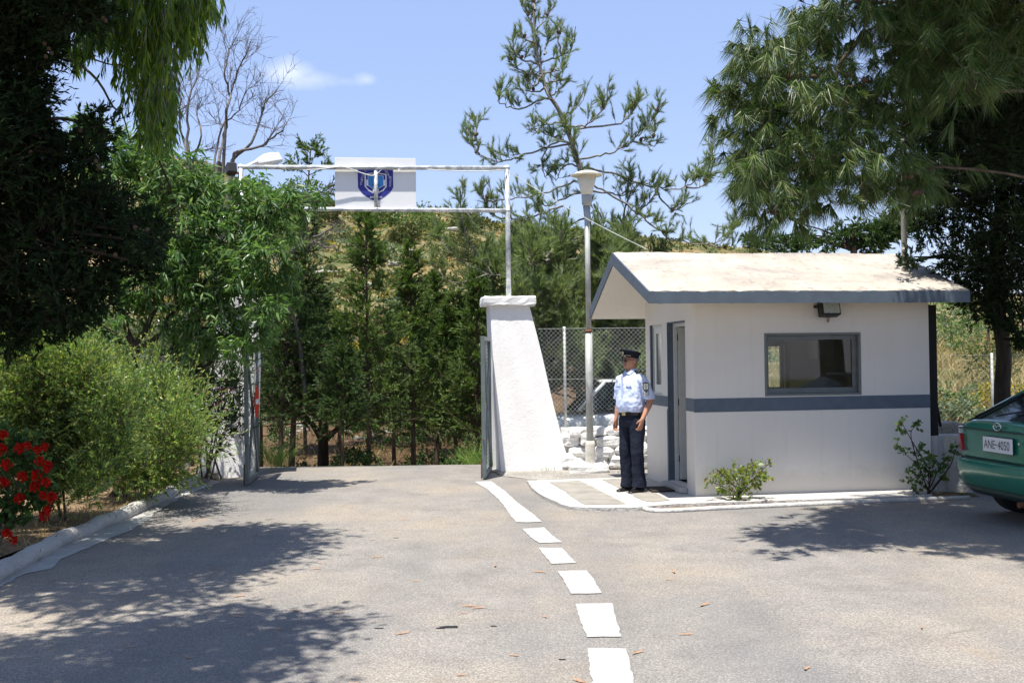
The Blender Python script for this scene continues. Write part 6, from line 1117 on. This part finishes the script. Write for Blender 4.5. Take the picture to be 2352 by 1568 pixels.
# limestone on the hill
rocks = [hit(u, w_) for u, w_ in ((768, 634), (815, 640), (840, 660), (742, 632), (880, 603), (905, 610), (895, 655), (870, 570), (905, 575), (845, 540), (1060, 520), (1040, 530), (570, 600), (560, 610), (700, 690), (940, 580), (960, 515), (735, 620), (1120, 560), (820, 598))]
rm = None; rr_ = np.random.default_rng(9)
for i, p in enumerate(rocks):
    if p is None: continue
    if rm is None:
        m_ = MB(); rock_mb(m_, (0, 0, 0), (.5, .4, .26), 3, 14, 9, .3, .7); rm = m_.build('limestone_rock', MT['rock'], None); o = rm
    else: o = rm.copy(); COL.objects.link(o)
    o.location = (p[0], p[1], gz(p[0], p[1])+.1); s = rr_.uniform(.45, 1.15); o.scale = (s*1.2, s, s*.8); o.rotation_euler = (0, 0, rr_.uniform(0, 6)); tag(o, 'pale limestone rock showing on the scrubby hillside', 'rock', 'limestone rocks on the hillside')
# pale stony bank at the back of the grove
mb_ = MB(); i = 0
for _ in range(80):
    x_, y_ = (rr_.normal()*.35-6.3, rr_.uniform(28, 32)) if _ % 2 else (rr_.normal()*.5-3.9, rr_.uniform(27.5, 32)); s = rr_.uniform(.03, .13); i += 1; rock_mb(mb_, (x_, y_, gz(x_, y_)+s*.2), (s*1.3, s, s*.6), i, 8, 6, .25, .7)
tag(mb_.build('rubble', MT['rock'], None), 'pale sunlit rubble on the bank behind the grove trunks', 'rubble', kind='stuff')
# ---- fallen leaves on the asphalt
lv = None
for i, (u, w_) in enumerate(((804, 1163), (865, 1276), (858, 1236), (680, 1399), (775, 1402), (1078, 1388), (1100, 1392), (1065, 1403), (925, 1450), (1250, 1412), (1545, 1310), (1576, 1452), (1466, 1494), (1140, 1296), (2120, 1437), (812, 1563), (1856, 1530), (550, 1365), (1538, 1327), (740, 1290), (725, 1303), (480, 1300), (955, 1330), (1240, 1310), (1180, 1500), (1060, 1545), (1620, 1385), (1330, 1560), (640, 1440), (545, 1412), (430, 1505), (930, 1190), (1690, 1260), (300, 1480))):
    p = G(u, w_, .02)
    if lv is None:
        V = []; L_ = .062
        for a in np.linspace(0, 1, 7): w2 = .0095*math.sin(math.pi*min(1, a*.93+.05)); y0 = .012*math.sin(a*3.2); V += [(a*L_*2-L_, -w2+y0, .010*abs(a-.5)*2), (a*L_*2-L_, w2+y0, .004+.010*abs(a-.5)*2)]
        lv = MB().add(V, [(2*k, 2*k+2, 2*k+3, 2*k+1) for k in range(6)]).build('fallen_leaf', MT['dryleaf'], None); o = lv
    else: o = lv.copy(); COL.objects.link(o)
    o.location = (p[0], p[1], .0085); s = rr_.uniform(.45, .95); o.scale = (s, s*rr_.uniform(.8, 1.5), s); o.rotation_euler = (0, 0, rr_.normal()*.6); tag(o, 'dry curled eucalyptus leaf lying on the asphalt', 'fallen leaf', 'fallen leaves on the asphalt')
for u, w_, rx, ry in ((1035, 1441, .055, .035), (1012, 1444, .03, .015), (1134, 1439, .02, .012), (910, 1232+4, .03, .012), (872, 1444, .03, .012), (1290, 1516, .02, .012)):
    p = G(u, w_); sheet('oil_stain', [(p[0]+rx*math.cos(a)*(1+.3*math.sin(3*a+u)), p[1]+ry*math.sin(a)*(1+.3*math.cos(2*a))) for a in np.linspace(0, 2*math.pi, 16, endpoint=False)], MT['rubber'], z=.0075)
